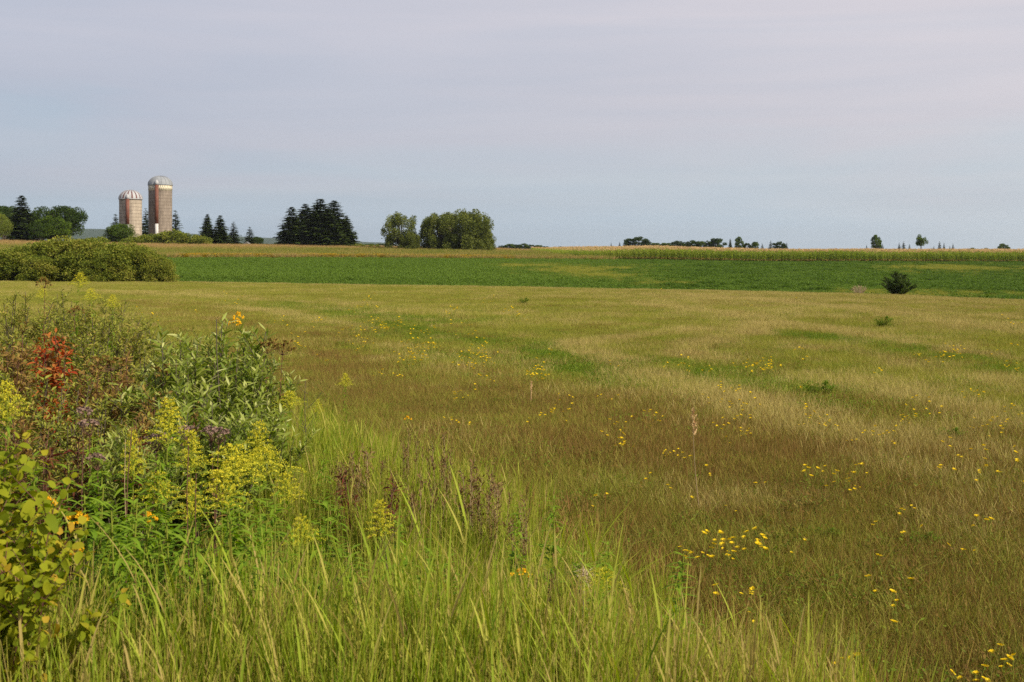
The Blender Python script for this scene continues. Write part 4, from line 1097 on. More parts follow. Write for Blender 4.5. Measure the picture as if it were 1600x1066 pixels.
for r_ in range(86):
    d = r_ * .76
    xs = np.arange(-5, 190, .24 if r_ < 14 else .42)
    xs = xs + rng.normal(0, .05, len(xs))
    uu_ = 0
    # front row runs slightly away to the left
    yb = np.interp(xs, [0, 12, 45, 110], [192, 194, 199, 201]) + d
    un = 800 + F * xs / yb
    k = (un > np.interp(d, [0, 30], [905, 830])) & (un < 1790)
    rows_.append(np.stack([xs[k], yb[k]], 1))
R_ = np.concatenate(rows_); R_[:, 1] += rng.normal(0, .06, len(R_))
scatter('corn_crop', cornp(), np.stack([R_[:, 0], R_[:, 1], height(R_[:, 0], R_[:, 1])], 1), 'standing corn crop with tan tassels along the horizon', 'corn',
        rng.uniform(.9, 1.08, len(R_)) * np.interp(800 + F * R_[:, 0] / R_[:, 1], [850, 900, 1020], [.55, .74, 1.0]) * (.94 + .12 * vnoise(R_[:, 0], R_[:, 1], 6, 61)), patch=vnoise(R_[:, 0], R_[:, 1], 7, 60) - .3)

# ------------------------------------------------------------------ trees
def conifer(H=10., R=2.2, dens=1.0, gaps=0.0, bottom=.03):
    tr, cr = MB(), MB()
    tr.tubes(np.linspace(V3(0, 0, 0), V3(0, 0, H), 5), np.array([.018, .015, .011, .006, .001]) * H, 7)
    nl = int(30 * dens)
    B, D, L = [], [], []
    for i in range(nl):
        f = (i + rng.uniform(0, .9)) / nl; f = bottom + f * (1 - bottom)
        z = H * f; rad = R * (1 - f) ** .62 * rng.uniform(.70, 1.10) + .10
        nb = max(5, int(9 * (1 - f) + 4))
        a = rng.uniform(0, 6.28) + np.arange(nb) * 6.28 / nb + rng.normal(0, .2, nb)
        k = rng.uniform(0, 1, nb) > gaps
        for q in a[k]:
            B.append((0, 0, min(z + rng.normal(0, .016) * H, H * .985))); D.append((math.cos(q), math.sin(q), rng.uniform(-.25, .12) + .5 * f)); L.append(rad * rng.uniform(.65, 1.1))
    B, D, L = np.array(B, float), nrm(np.array(D)), np.array(L)
    N = len(B); m = 13
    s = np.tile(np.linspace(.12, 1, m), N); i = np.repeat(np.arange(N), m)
    be = V3(0, 0, -.18)
    P = B[i] + L[i][:, None] * (D[i] * s[:, None] + be * (s ** 2)[:, None])
    lat = nrm(np.cross(D, V3(0, 0, 1) + 0 * D))[i] * np.where(np.arange(N * m) % 2, 1, -1)[:, None]
    D2 = nrm(D[i] * .7 + lat * .8 + rng.normal(0, .25, (N * m, 3)) + V3(0, 0, -.1))
    SL = (.40 * L[i] * (1.15 - .75 * s) + .10) * rng.uniform(.7, 1.2, N * m)
    S = nrm(np.cross(D2, nrm(V3(0, 0, 1) + rng.normal(0, .5, (N * m, 3)))))
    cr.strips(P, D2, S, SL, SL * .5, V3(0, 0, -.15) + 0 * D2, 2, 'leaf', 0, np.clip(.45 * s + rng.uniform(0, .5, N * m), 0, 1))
    tr.tubes(np.stack([B, B + D * L[:, None] * .8 + be * .64 * L[:, None]], 1), np.array([.03, .01])[None], 3)
    return tr, cr

def broadleaf(H=9., R=3.5, trunk=.22, nblob=26, nleaf=9000, ls=.22, flat=1.0, blob=.30, open_=0.0, low=.12, stretch=.8, upl=-.1, skirt=False):
    tr, cr = MB(), MB()
    tp_ = V3(rng.normal(0, .1), rng.normal(0, .1), H * .72)
    tr.tubes(np.stack([V3(0, 0, -.2), V3(.05, 0, H * trunk), tp_]), np.array([.028, .022, .008]) * H, 8)
    d = rdir(nblob, -.75, 1); rr = rng.uniform(.45, 1, nblob) ** .6
    if skirt:
        hr_ = np.linalg.norm(d[:, :2], axis=1, keepdims=True); f_ = np.where(d[:, 2:] < 0, np.maximum(hr_, .93), hr_) / np.maximum(hr_, .05)
        d[:, :2] *= f_; d[:, 2] = np.where(d[:, 2] < 0, d[:, 2] * 1.2, d[:, 2])
    cz = H * (1 + trunk * .6) / 2
    hzv = H - cz
    Cc = d * rr[:, None] * V3(R * .78, R * .78, hzv * .80 * flat) + V3(0, 0, cz)
    if skirt:      # boughs that reach the ground all round
        q_ = nblob // 3; a_ = rng.uniform(0, 6.28, q_)
        Cc[:q_] = np.stack([np.cos(a_) * R * .78, np.sin(a_) * R * .78, rng.uniform(.05, .30, q_) * H], 1) * np.stack([rng.uniform(.35, 1.1, q_)] * 2 + [np.ones(q_)], 1)
    Cc[:, 2] = np.maximum(Cc[:, 2], H * low)
    rb = R * blob * rng.uniform(.6, 1.3, nblob)
    a0 = V3(0, 0, H * trunk) + V3(0, 0, 1) * rng.uniform(0, .45, (nblob, 1)) * H * .6
    tr.tubes(np.stack([a0, (a0 + Cc) / 2 + V3(0, 0, .03 * H), Cc], 1), np.array([.010, .006, .003])[None] * H, 5)
    i = rng.choice(nblob, nleaf, p=rb ** 2 / (rb ** 2).sum())
    dd = rdir(nleaf, -.8, 1)
    P = Cc[i] + dd * (rb[i] * (.35 + .7 * rng.uniform(0, 1, nleaf) ** .5))[:, None] * V3(1, 1, stretch)
    P[:, 2] = np.maximum(P[:, 2], .1 + rng.uniform(0, .3, nleaf))
    D = nrm(dd * .8 + rng.normal(0, .6, (nleaf, 3)) + V3(0, 0, upl)); S = nrm(np.cross(D, nrm(V3(0, 0, .6) + rng.normal(0, .6, (nleaf, 3)))))
    L = ls * rng.uniform(.6, 1.3, nleaf)
    cr.strips(P, D, S, L, L * .75, None, 2, 'oval', 0, np.clip(.35 * rng.uniform(0, 1, nblob)[i] + .6 * rng.uniform(0, 1, nleaf), 0, 1))
    return tr, cr

def tproto(name, leafm, fn, **kw):
    a, b = fn(**kw)
    return Proto(name, {'trunk': a.mesh('trunk', 'bark'), 'crown': b.mesh('crown', leafm)})
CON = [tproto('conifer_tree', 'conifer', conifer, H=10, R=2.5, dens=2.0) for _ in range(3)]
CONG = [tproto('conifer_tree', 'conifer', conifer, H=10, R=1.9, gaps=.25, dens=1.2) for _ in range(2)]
BD = [tproto('broadleaf_tree', 'dark_leaf', broadleaf, H=10, R=4.2, trunk=.05, low=.10, nblob=70, nleaf=16000, blob=.25) for _ in range(2)]
BM = [tproto('broadleaf_tree', 'mid_leaf', broadleaf, H=10, R=4.5, trunk=.05, low=.10, nblob=70, nleaf=16000, blob=.25) for _ in range(2)]
BF = [tproto('broadleaf_tree', k_, broadleaf, H=10, R=4.3, trunk=.16, low=.12, nblob=34, nleaf=6500, ls=.3, blob=.19) for k_ in ('dark_leaf', 'mid_leaf', 'dark_leaf', 'mid_leaf')]
BL = tproto('broadleaf_tree', 'lime_leaf', broadleaf, H=10, R=4.5, trunk=.05, low=.10, nblob=60)
def place_tree(pr, u, row, Y, wpx, lab, group=None, R=4.2, base_row=None, cat='tree', H=10., name=None):
    x = gx(u, Y); zg = hz(x, Y); Ht = top_z(row, Y) - zg; w = wpx * Y / F / 2
    pr.place((x, Y, zg - .05), lab, cat, group, rng.uniform(0, 6.28), (w / R, w / R, Ht / H), name)
GL = 'trees at the far left'
place_tree(BD[0], -30, 312, 226, 76, 'dark tree at the left border, rising out of the picture side', GL)
place_tree(BD[1], 8, 316, 240, 60, 'dark round tree behind the big dark fir at far left', GL)
place_tree(BL, 4, 330, 218, 26, 'yellow green tree low at the left border', GL)
place_tree(CON[0], 34, 305, 222, 62, 'big dark fir, tallest of the trees at far left', GL, R=2.5)
place_tree(BD[0], 68, 318, 240, 56, 'dark tree right behind the big fir', GL)
place_tree(BM[0], 80, 334, 224, 66, 'mid green rounded tree right of the big fir', GL)
place_tree(BD[1], 103, 316, 232, 70, 'dark round topped tree at the right end of the far left group', GL)
place_tree(BD[0], 60, 345, 220, 34, 'low green tree between the big fir and the rounded tree', GL)
GS = 'trees around the silos'
place_tree(CONG[0], 181, 334, 275, 32, 'dark spruce half hidden behind the left of the short silo', GS, R=1.9)
place_tree(CONG[1], 228, 325, 285, 32, 'dark spruce showing between the two silos', GS, R=1.9)
place_tree(CONG[0], 274, 328, 275, 34, 'slim spruce right of the tall silo', GS, R=1.9)
place_tree(BM[1], 188, 347, 236, 52, 'light green tree in front of the short silo', GS, R=4.5)
GC = 'conifers right of the silos'
place_tree(CON[1], 324, 334, 235, 36, 'left of the two tall firs right of the silos', GC, R=2.5)
place_tree(CON[2], 344, 336, 235, 42, 'right and broader of the two firs right of the silos', GC, R=2.5)
place_tree(CONG[1], 365, 346, 240, 30, 'thin short spruce beside the two firs', GC, R=1.9)
place_tree(CONG[0], 390, 354, 262, 28, 'small spruce just behind the white gable', GC, R=1.9)
place_tree(BD[1], 402, 368, 268, 22, 'small dark tree right of the white gable', GC)
GP = 'dark spruce clump in the middle left'
for (u, r, Y, w, p, lab) in ((456, 323, 232, 38, 0, 'leftmost spruce of the dark clump, feathery and slightly apart'), (477, 318, 238, 44, 1, 'second spruce from the left in the dark clump'),
                             (500, 310, 236, 54, 2, 'tallest spruce in the middle of the dark clump'), (522, 313, 234, 48, 0, 'spruce right of the tallest one in the dark clump'),
                             (541, 337, 232, 28, 1, 'short spruce at the right end of the dark clump'), (488, 328, 226, 46, 1, 'front spruce left of centre in the dark clump'),
                             (512, 326, 226, 46, 2, 'front spruce right of centre in the dark clump')):
    place_tree(CON[p], u, r, Y, w * 1.65, lab, GP, R=2.5)
# bushy willows
def big_shrub_proto(leafm, **kw):
    a, b = shrub(**kw)
    return Proto('broadleaf_tree', {'trunk': a.mesh('trunk', 'bark'), 'crown': b.mesh('crown', leafm)})
WB = [tproto('broadleaf_tree', 'pale_leaf', broadleaf, H=8, R=3.9, trunk=.01, skirt=True, nblob=120, nleaf=30000, ls=.17, blob=.14, low=.05, stretch=2.2, upl=.8) for _ in range(2)]
WO = tproto('broadleaf_tree', 'pale_leaf', broadleaf, H=8, R=3.9, trunk=.04, skirt=True, nblob=70, nleaf=11000, ls=.18, blob=.13, low=.1, stretch=2.4, upl=.8)
GW = 'feathery green trees left of centre'
place_tree(WO, 627, 331, 214, 72, 'open feathery tree left of the wide clump, sky showing through', GW, R=3.6, H=8)
place_tree(WB[0], 688, 331, 214, 74, 'left dome of the wide pale green clump', GW, R=3.6, H=8)
place_tree(WB[1], 728, 325, 212, 92, 'highest dome in the middle of the wide pale green clump', GW, R=3.6, H=8)
place_tree(WO, 758, 358, 213, 40, 'low tree at the right end of the wide pale green clump', GW, R=3.6, H=8)
place_tree(WB[1], 640, 362, 212, 40, 'low dense bush between the open tree and the wide clump', GW, R=3.6, H=8)
# hedge bushes behind the weedy strip
BU = [tproto('bush', 'olive_leaf', broadleaf, H=3, R=2.2, trunk=.02, skirt=True, nblob=50, nleaf=8000, ls=.16, blob=.2, low=.07, stretch=1.5, upl=.5) for _ in range(2)]
GB = 'bushes at the foot of the silos'
for k, (u, r, w, Y, lab) in enumerate(((222, 372, 40, 232, 'bush right in front of the gap between the silos'), (246, 368, 44, 234, 'bush at the foot of the tall silo'), (272, 365, 44, 234, 'tallest olive bush right of the tall silo foot'),
                                (296, 370, 40, 233, 'olive bush between the tall silo and the firs'), (316, 374, 30, 231, 'last low bush before the two firs'), (150, 375, 40, 222, 'olive bush left of the light green tree'),
                                (205, 376, 34, 226, 'low bush below the short silo'), (128, 378, 40, 222, 'low bush below the far left trees'))):
    place_tree(BU[k % 2], u, r - 4, Y, w * 1.2, lab, GB, R=2.0, H=3, cat='bush', name='bush')
for k, (u, r, w, lab) in enumerate(((562, 381, 24, 'low bush just right of the dark spruce clump'), (585, 382, 26, 'low bush left of the open feathery tree'), (640, 384, 26, 'yellowish bush at the foot of the open feathery tree'))):
    place_tree(BU[k % 2], u, r, 222, w, lab, 'low bushes on the weedy strip', R=2.2, H=3, cat='bush', name='bush')
# the big row of shrubs at the left edge of the green field
BR = [tproto('field_shrub', 'olive_leaf', broadleaf, H=3.2, R=1.95, trunk=.02, skirt=True, nblob=100, nleaf=36000, ls=.08, blob=.25, low=.06, stretch=.9, upl=.1) for _ in range(3)]
GR = 'row of big shrubs at the left field edge'
for k, (u, r, w, Y, lab) in enumerate(((-30, 396, 110, 85, 'big shrub at the left border of the picture in the shrub row'), (38, 388, 105, 85.5, 'second big olive shrub from the left in the row'),
                                (92, 374, 100, 86, 'tall rounded olive shrub left of the middle of the row'), (140, 373, 96, 85, 'tall rounded shrub in the middle of the row'),
                                (182, 381, 84, 84, 'shrub with yellowish top right of the middle of the row'), (216, 384, 62, 84.5, 'dark rounded shrub second from the right in the row'),
                                (246, 399, 52, 84, 'lowest shrub at the right end of the row'), (65, 402, 70, 83.5, 'low front shrub in the left half of the row'), (160, 405, 64, 82.8, 'low front shrub in the middle of the row'))):
    place_tree(BR[k % 3], u, r - 3, Y, w * 1.12, lab, GR, R=1.8, H=3.2, cat='shrub', name='field_shrub')
# shrub in the dip on the right
a, b = shrub(H=2.0, R=1.5, nst=42, ntw=18, nlf=13, LL=.10, LW=.06, twl=.36, up=.35, nseg=2, fold=0, start=.18, stem_r=.022, prof='oval', dome=.6, base=.06)
DS = Proto('field_shrub', {'trunk': a.mesh('trunk', 'bark'), 'crown': b.mesh('crown', 'bush_leaf')})
Yd = 61.; xd = gx(1402, Yd); zd = CAM - (467 - H0) * Yd / F
DS.place((xd, Yd, hz(xd, Yd)), 'lone dark round shrub standing in the dip on the right', 'shrub', sc=(.88, .88, (top_z(423, Yd) - hz(xd, Yd)) / 2.0))
a, b = shrub(H=.9, R=.9, nst=34, ntw=10, nlf=5, LL=.05, LW=.03, twl=.25, nseg=1, fold=0, stem_r=.012, start=.3)
Yg = 62.
Proto('bare_bush', {'stem': a.mesh('stem', 'fluff'), 'foliage': b.mesh('foliage', 'brown_leaf')}).place((gx(1342, Yg), Yg, hz(gx(1342, Yg), Yg)), 'low grey half bare bush left of the lone dark shrub', 'bush',
    sc=(.75, .75, max((top_z(445, Yg) - hz(gx(1342, Yg), Yg)) / .9, .6)))
# ---- horizon trees behind the corn
GH = 'small trees on the horizon behind the corn'
def far_tree(kind, u, r, w, lab, Y=420.):
    pr = {'d': BF[0::2], 'm': BF[1::2], 'c': CON, 'g': CONG}[kind]
    place_tree(pr[int(u) % 2], u, r, Y, w * (1.5 if kind in 'gc' else 1.35), lab, GH, R={'d': 4.2, 'm': 4.5, 'c': 2.5, 'g': 1.9}[kind])
for t_ in (('g', 955, 379, 5, 'tiny leftmost sapling before the dark horizon tree'), ('g', 968, 378, 6, 'tiny sapling next to the leftmost horizon sapling'), ('d', 979, 372, 11, 'narrow dark tree just left of the dark forked horizon tree'),
           ('d', 998, 367, 32, 'dark forked tree standing out left on the corn horizon'), ('m', 1024, 378, 22, 'low tree at the left end of the long tree row'), ('m', 1042, 378, 26, 'second low tree of the long tree row'),
           ('d', 1062, 374, 26, 'third tree of the long tree row, slightly higher'), ('d', 1080, 373, 24, 'fourth tree of the long tree row'), ('m', 1096, 375, 20, 'fifth tree of the long tree row, green'),
           ('d', 1108, 373, 18, 'sixth tree of the long tree row'), ('d', 1121, 370, 24, 'highest round tree of the long tree row'), ('c', 1141, 373, 7, 'pointed little fir in a gap of the tree row'),
           ('m', 1155, 369, 14, 'pale tree right of the pointed little fir'), ('d', 1167, 378, 12, 'low dark tree towards the right end of the row'), ('m', 1180, 376, 14, 'green tree at the right end of the long row'),
           ('g', 1191, 380, 6, 'tiny fir at the very end of the long row'), ('g', 1204, 376, 9, 'left fir of the small dark group on the horizon'), ('d', 1218, 375, 18, 'middle tree of the small dark group on the horizon'),
           ('g', 1229, 379, 7, 'right fir of the small dark group on the horizon'), ('g', 1354, 382, 4, 'tiny fir left of the oval horizon tree'), ('m', 1369, 366, 18, 'oval tree standing alone on the right horizon'),
           ('g', 1379, 380, 5, 'tiny sapling right of the oval horizon tree'), ('g', 1405, 379, 6, 'sapling halfway between the oval tree and the one with a bare trunk'), ('g', 1412, 377, 8, 'taller sapling left of the tree with a bare trunk'),
           ('g', 1421, 381, 5, 'low sapling just left of the tree with a bare trunk'), ('g', 1459, 384, 4, 'tiny sapling right after the tree with a bare trunk'), ('g', 1468, 377, 7, 'narrow sapling right of the tree with a bare trunk'),
           ('g', 1475, 379, 5, 'second narrow sapling right of the bare trunked tree'), ('g', 1484, 384, 4, 'very small sapling right of the narrow pair'), ('g', 1489, 380, 5, 'last sapling of the right horizon line'),
           ('m', 1567, 380, 20, 'pale bush poking over the corn at far right'), ('m', 1520, 386, 10, 'barely visible bush top over the corn at right'), ('m', 1541, 387, 12, 'low bush top over the corn near the far right bush')):
    far_tree(*t_)
# tree with a bare trunk
a, b = broadleaf(H=9, R=2.6, trunk=.58, nblob=14, nleaf=4200, ls=.24, blob=.33, low=.56)
T2 = Proto('broadleaf_tree', {'trunk': a.mesh('trunk', 'bark'), 'crown': b.mesh('crown', 'mid_leaf')})
place_tree(T2, 1439, 365, 330, 20, 'small tree with bare thin trunk standing clear on the right horizon', GH, R=2.6, H=9)
# treeline beyond the rise, centre
GM = 'far tree line right of the wide green clump'
for k, (u, r, w) in enumerate(((786, 382, 16), (797, 380, 16), (808, 381, 15), (819, 380, 15), (830, 381, 15), (841, 382, 14), (852, 384, 12), (868, 386, 10), (877, 384, 10), (886, 386, 7))):
    place_tree(BF[k % 4], u, r, 480, w * 1.5, ('first', 'second', 'third', 'fourth', 'fifth', 'sixth', 'seventh', 'eighth', 'ninth', 'last')[k] + ' small tree counted from the left in the line right of the wide clump', GM)
for k, (u, r, w) in enumerate(((412, 380, 16), (422, 381, 16), (434, 378, 18), (445, 380, 18))):
    place_tree(BF[k % 4], u, r, 420, w * 1.4, ('first', 'second', 'third', 'fourth')[k] + ' tree from the left in the faint line left of the spruce clump', 'faint tree line left of the spruce clump')
for k, (u, r, w) in enumerate(((562, 382, 22), (578, 380, 22), (594, 380, 22))):
    place_tree(BF[k % 4], u, r, 460, w * 1.4, ('left', 'middle', 'right')[k] + ' tree of the faint line between spruce clump and open tree', 'faint tree line right of the spruce clump')
# far wooded hill
def hill():
    us = np.linspace(-1500, 2600, 240); Yh = 4200.
    rows = np.interp(us, [-1500, -600, 60, 150, 215, 300, 420, 520, 620, 760, 2600], [362, 362, 357, 358, 361, 366, 372, 376, 381, 389, 391])
    rows = rows + rng.normal(0, .22, len(us))
    cs, rs = [], []
    prof = np.array([0, .25, .5, .72, .88, 1, .9, .6, 0]); dy = np.array([-900, -650, -420, -250, -110, 0, 200, 500, 900.]) * 1.6
    x0 = gx(us, Yh); top = top_z(rows, Yh)
    X = np.repeat(x0[None], 9, 0); Yv = Yh + dy[:, None] + 0 * X
    zb = height(X, Yv); Z = np.maximum(zb - 6 + (top[None] - zb + 6) * prof[:, None], zb - 6)
    Z[1:-1] += rng.normal(0, 1.2, Z[1:-1].shape) * .5
    nc = len(us); i = np.arange(8)[:, None] * nc; j = np.arange(nc - 1)[None]
    f = np.stack([i + j, i + j + 1, i + j + 1 + nc, i + j + nc], -1)
    mb = MB(); mb.quads(np.stack([X, Yv, Z], -1), f)
    o = link('hill', mb.mesh('hill', 'hill', True)); tag(o, 'far wooded hill, blue with distance, behind the silos', 'hill', kind='structure')
hill()

# ------------------------------------------------------------------ silos
def brickmat(name, c1, c2, mortar):
    m = bpy.data.materials.new(name); n, l = nodes_of(m)
    out = n.new('ShaderNodeOutputMaterial'); p = n.new('ShaderNodeBsdfPrincipled'); p.inputs['Roughness'].default_value = .9
    uv = n.new('ShaderNodeUVMap'); uv.uv_map = 'UVMap'
    br = n.new('ShaderNodeTexBrick'); br.inputs['Scale'].default_value = 1.0
    br.inputs['Brick Width'].default_value = .27; br.inputs['Row Height'].default_value = .76; br.inputs['Mortar Size'].default_value = .02
    br.inputs['Color1'].default_value = (*c1, 1); br.inputs['Color2'].default_value = (*c2, 1); br.inputs['Mortar'].default_value = (*mortar, 1)
    l.new(uv.outputs[0], br.inputs['Vector'])
    no = n.new('ShaderNodeTexNoise'); no.inputs['Scale'].default_value = 1.2; no.inputs['Detail'].default_value = 6
    mpx = n.new('ShaderNodeMapping'); mpx.inputs['Scale'].default_value = (1.6, .35, 1); l.new(uv.outputs[0], mpx.inputs[0]); l.new(mpx.outputs[0], no.inputs['Vector'])
    rp = ramp(n, [(.3, (.62, .60, .58)), (.7, (1.1, 1.08, 1.05))]); l.new(no.outputs['Fac'], rp.inputs[0])
    mx = n.new('ShaderNodeMix'); mx.data_type = 'RGBA'; mx.blend_type = 'MULTIPLY'; mx.inputs['Factor'].default_value = 1
    l.new(br.outputs['Color'], mx.inputs['A']); l.new(rp.outputs[0], mx.inputs['B']); l.new(mx.outputs['Result'], p.inputs['Base Color'])
    l.new(p.outputs[0], out.inputs[0]); return m
M['stave_tan'] = brickmat('stave_tan', (.46, .395, .325), (.39, .335, .275), (.28, .235, .195))
M['stave_brown'] = brickmat('stave_brown', (.30, .25, .21), (.235, .195, .165), (.17, .14, .115))
M['dome_grey'] = plain('dome_grey', (.25, .265, .29), .8, .2, .8)
M['dome_white'] = plain('dome_white', (.38, .38, .40), .7, .2, .8)
M['rust_red'] = plain('rust_red', (.17, .055, .032), .7, .35, 1.5)
M['dome_red'] = plain('dome_red', (.11, .022, .018), .7, .3, 1.5)
M['white_paint'] = plain('white_paint', (.52, .51, .50), .6, .2, 1.2)
M['cream'] = plain('cream', (.66, .60, .46), .8, .15, 2.)
M['hoop'] = plain('hoop', (.20, .15, .12), .7, .3, 3.)
M['roof_grey'] = plain('roof_grey', (.16, .16, .16), .8, .2, 2.)
M['dark_glass'] = plain('dark_glass', (.03, .035, .04), .3, .2, 2.)

def add_uv(me, r):
    uvl = me.uv_layers.new(name='UVMap')
    co = np.zeros(len(me.vertices) * 3); me.vertices.foreach_get('co', co); co = co.reshape(-1, 3)
    li = np.zeros(len(me.loops), int); me.loops.foreach_get('vertex_index', li)
    a = np.arctan2(co[:, 1], co[:, 0]) * r
    uv = np.stack([a[li], co[li, 2]], 1).reshape(-1, 4, 2)
    span = uv[:, :, 0].max(1) - uv[:, :, 0].min(1)
    w = span > np.pi * r
    uv[w, :, 0] = np.where(uv[w, :, 0] < 0, uv[w, :, 0] + 2 * np.pi * r, uv[w, :, 0])
    uvl.data.foreach_set('uv', uv.astype(np.float32).ravel())

def silo(u, Y, r, row_eave, row_top, wallm, red_u, lab, tall, cut_row):
    x = gx(u, Y); zg = hz(x, Y) - .2
    Hw = top_z(row_eave, Y) - zg; Hd = top_z(row_top, Y) - zg - Hw
    root = bpy.data.objects.new('silo', None); C.objects.link(root); root.location = (x, Y, zg)
    # turn so that the chute faces the camera, a little off centre as seen
    tag(root, lab, 'silo', 'two old stave silos')
    ns = 96
    mb = MB(); zz = np.linspace(0, Hw, 20)
    mb.tubes(np.stack([0 * zz, 0 * zz, zz], 1), np.full(20, r), ns)
    me = mb.mesh('wall', wallm, True); add_uv(me, r); link('wall', me, root)
    # steel hoops round the wall: one part
    hb = MB()
    for z in np.arange(.6, Hw - .3, .76):
        zs = np.array([z - .025, z - .025, z + .025, z + .025])
        hb.tubes(np.stack([0 * zs, 0 * zs, zs + np.array([0, .0005, 0, .0005])], 1), np.array([r, r + .022, r + .022, r]), ns)
    link('hoops', hb.mesh('hoops', 'hoop', True), root)
    # dome in gores
    nd = 12; ph = np.linspace(0, np.pi / 2 - .02, nd)
    th = np.linspace(0, 2 * np.pi, ns + 1)[:-1]
    Rr = (r + .12) * np.cos(ph); Zz = Hw + Hd * np.sin(ph)
    v = np.stack([Rr[:, None] * np.cos(th), Rr[:, None] * np.sin(th), Zz[:, None] + 0 * th], -1)
    i = (np.arange(nd - 1) * ns)[:, None]; j = np.arange(ns)[None]; j2 = (j + 1) % ns
    f = np.stack([i + j, i + j2, i + j2 + ns, i + j + ns], -1)
    d = MB(); d.quads(v, f)
    if tall:
        d.m = [np.zeros(f.shape[:2], int).ravel()]
        link('dome', d.mesh('dome', 'dome_grey', True), root)
    else:
        red = ((np.arange(ns) % 6) < 2)[None] & (np.arange(nd - 1) < nd - 2)[:, None]
        d.m = [red.astype(int).ravel()]
        link('dome', d.mesh('dome', ['dome_white', 'dome_red'], True), root)
    rb = MB()     # raised ribs on the dome
    for k in range(16):
        a = 2 * np.pi * k / 16
        rr_ = (r + .15) * np.cos(ph); rb.tubes(np.stack([rr_ * np.cos(a), rr_ * np.sin(a), Hw + (Hd + .03) * np.sin(ph)], 1), np.full(nd, .035 if tall else .018), 4)
    link('dome_ribs', rb.mesh('dome_ribs', 'dome_grey' if tall else 'dome_white', True), root)
    lip = MB(); lip.tubes(np.stack([np.zeros(4), np.zeros(4), Hw + np.array([-.12, -.1195, .06, .0605])], 1), np.array([r + .02, r + .17, r + .17, r + .02]), ns)
    link('eave_ring', lip.mesh('eave_ring', 'dome_grey' if tall else 'dome_white', True), root)
    if tall:
        # checkered cream staves under the dome
        hb_ = (298 - 289) * Y / F; bd = MB(); dk = MB()
        zs = np.array([Hw - hb_ - .03, Hw - hb_ - .0295, Hw - .13, Hw - .1295])
        bd.tubes(np.stack([0 * zs, 0 * zs, zs], 1), np.array([r, r + .035, r + .035, r]), ns)
        link('cream_band', bd.mesh('cream_band', 'cream', True), root)
        for k in range(40):
            a = 2 * np.pi * (k + .5) / 40
            for s_, zc in ((0, .32), (1, .74)):
                a2 = a + s_ * np.pi / 40; c = V3(math.cos(a2) * (r + .03), math.sin(a2) * (r + .03), Hw - hb_ * (1 - zc) - .05)
                rad = V3(math.cos(a2), math.sin(a2), 0); tan_ = V3(-rad[1], rad[0], 0)
                h_, w_ = hb_ * .17, .055
                q = np.array([c - tan_ * w_ + V3(0, 0, -h_), c + tan_ * w_ + V3(0, 0, -h_), c + tan_ * w_ + V3(0, 0, h_), c - tan_ * w_ + V3(0, 0, h_)])
                q2 = q + rad * .025
                dk.quads(np.concatenate([q, q2]), np.array([[4, 5, 6, 7], [0, 1, 5, 4], [1, 2, 6, 5], [2, 3, 7, 6], [3, 0, 4, 7]]))
        link('dark_staves', dk.mesh('dark_staves', 'stave_brown_plain' if False else 'hoop'), root)
    # chute: half round duct up the front
    ang = -math.pi / 2 + math.asin(np.clip((red_u - u) * Y / F / r, -.9, .9)) - math.atan2(x, Y) * 0
    cx, cy = math.cos(ang) * (r + .05), math.sin(ang) * (r + .05)
    zc = top_z(cut_row, Y) - zg
    def duct(z0, z1, rad, top_r=None):
        m_ = MB(); zz = np.array([z0, z0 + .001, (z0 + z1) / 2, z1, z1 + .001])
        m_.tubes(np.stack([0 * zz + cx, 0 * zz + cy, zz], 1), np.array([.02, rad, rad, rad if top_r is None else top_r, .02]), 14); return m_
    c1 = link('chute', duct(zc, Hw - .1, .42).mesh('chute', 'rust_red', True), root)
    link('chute_base', duct(0, zc - .01, .40).mesh('chute_base', 'white_paint', True), root)
    cap = MB(); zc2 = Hw - .1 + np.array([0, .001, .5, .9, 1.15]); cap.tubes(np.stack([0 * zc2 + cx, 0 * zc2 + cy, zc2], 1), np.array([.05, .46, .46, .28, .03]) * (1 if tall else .8), 14)
    link('chute_cap', cap.mesh('chute_cap', 'dome_white', True), root)
    lad = MB()    # ladder beside the duct
    for s_ in (-1, 1):
        lx = cx + (.62 + .2 * s_); lad.tubes(np.array([[lx, cy + .05, .5], [lx, cy + .05, Hw - .3]]), np.full(2, .02), 4)
    link('ladder', lad.mesh('ladder', 'hoop'), root)
silo(204, 255, 2.44, 311, 297, 'stave_tan', 205, 'shorter tan silo with red and white striped dome', False, 351)
silo(250.5, 262, 2.62, 289, 275, 'stave_brown', 250.5, 'taller brown silo with plain grey dome and cream band', True, 350)

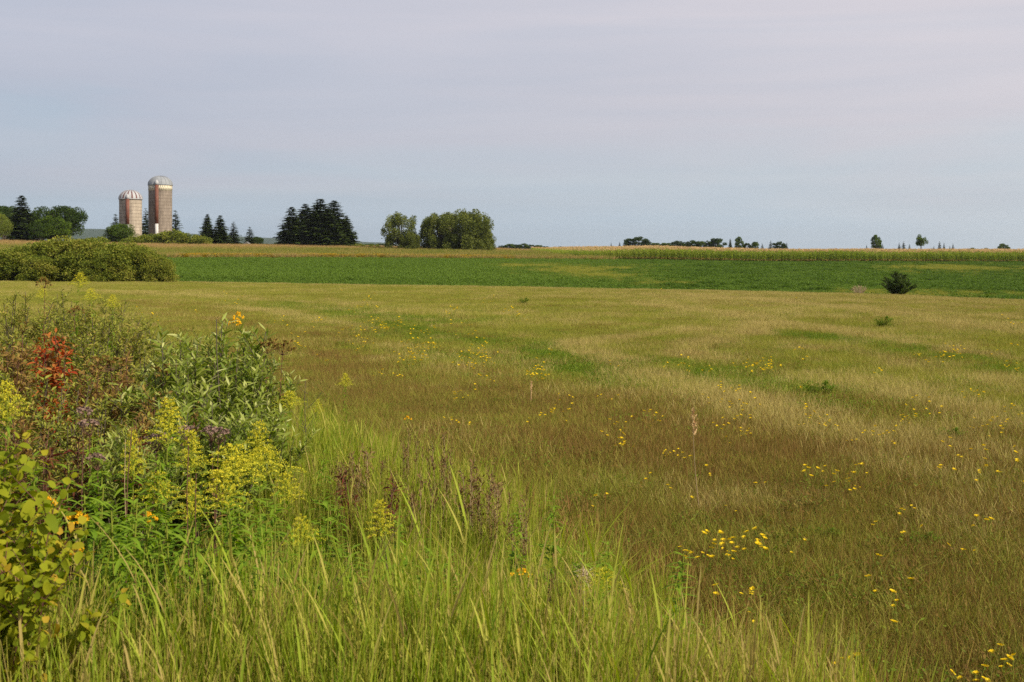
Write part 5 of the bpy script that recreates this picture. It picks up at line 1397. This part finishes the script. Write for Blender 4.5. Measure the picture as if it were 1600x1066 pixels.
# ------------------------------------------------------------------ two far farm buildings
def house(u, row_ridge, row_eave, Y, w, dlen, lab, cat, name, rz=0.0, wallm='white_paint', roofm='roof_grey', windows=True, gable_front=True):
    x = gx(u, Y); zg = hz(x, Y) - .3; hr = top_z(row_ridge, Y) - zg; he = top_z(row_eave, Y) - zg
    root = bpy.data.objects.new(name, None); C.objects.link(root); root.location = (x, Y, zg); root.rotation_euler = (0, 0, rz)
    tag(root, lab, cat)
    a, b = w / 2, dlen
    g = MB()
    v = V3(0, 0, 0) + np.array([[-a, 0, 0], [a, 0, 0], [a, 0, he], [-a, 0, he], [0, 0, hr], [-a, b, 0], [a, b, 0], [a, b, he], [-a, b, he], [0, b, hr]], float)
    f = np.array([[0, 1, 2, 3], [3, 2, 4, 4], [5, 8, 7, 6], [8, 9, 9, 7], [0, 3, 8, 5], [1, 6, 7, 2]])
    me = bpy.data.meshes.new('wall'); me.from_pydata(v.tolist(), [], [[0, 1, 2, 4, 3], [5, 8, 9, 7, 6], [0, 3, 8, 5], [1, 6, 7, 2]]); me.materials.append(M[wallm]); link('wall', me, root)
    o_ = .25; sl = (hr - he) / a
    rv = np.array([[-a - o_, -o_, he - sl * o_ + .03], [0, -o_, hr + .03], [a + o_, -o_, he - sl * o_ + .03], [-a - o_, b + o_, he - sl * o_ + .03], [0, b + o_, hr + .03], [a + o_, b + o_, he - sl * o_ + .03]], float)
    rv2 = rv + V3(0, 0, .14); allv = np.concatenate([rv, rv2])
    me = bpy.data.meshes.new('roof'); me.from_pydata(allv.tolist(), [], [[0, 3, 4, 1], [1, 4, 5, 2], [6, 7, 10, 9], [7, 8, 11, 10], [0, 1, 7, 6], [1, 2, 8, 7], [3, 9, 10, 4], [4, 10, 11, 5], [0, 6, 9, 3], [2, 5, 11, 8]])
    me.materials.append(M[roofm]); link('roof', me, root)
    if windows:
        for wx in (-.28 * w, .28 * w):
            wb = MB(); wb.box((wx, -.02, he * .55), (.7, .06, 1.0)); link('window', wb.mesh('window', 'dark_glass'), root)
house(385, 379, 385.5, 256, 2.4, 6, 'small white gabled house between the firs and the spruce clump', 'house', 'farmhouse', .15, windows=True)
house(432, 383.5, 387.5, 250, 9, 4.0, 'pale roofed shed half hidden by the left of the spruce clump', 'shed', 'farm_shed', math.radians(-60), roofm='white_paint', windows=False)

# ------------------------------------------------------------------ air
if True:
    hb = MB(); hb.box((0, 2500, 30), (11000, 5600, 100))
    mh = bpy.data.materials.new('haze'); n, l = nodes_of(mh)
    out = n.new('ShaderNodeOutputMaterial'); pv = n.new('ShaderNodeVolumePrincipled')
    pv.inputs['Color'].default_value = (.80, .88, .97, 1); pv.inputs['Density'].default_value = .00008; pv.inputs['Anisotropy'].default_value = .3
    l.new(pv.outputs[0], out.inputs['Volume'])
    ho = link('haze', hb.mesh('haze', mh)); tag(ho, 'thin pale blue haze over the whole landscape', 'haze', kind='stuff')
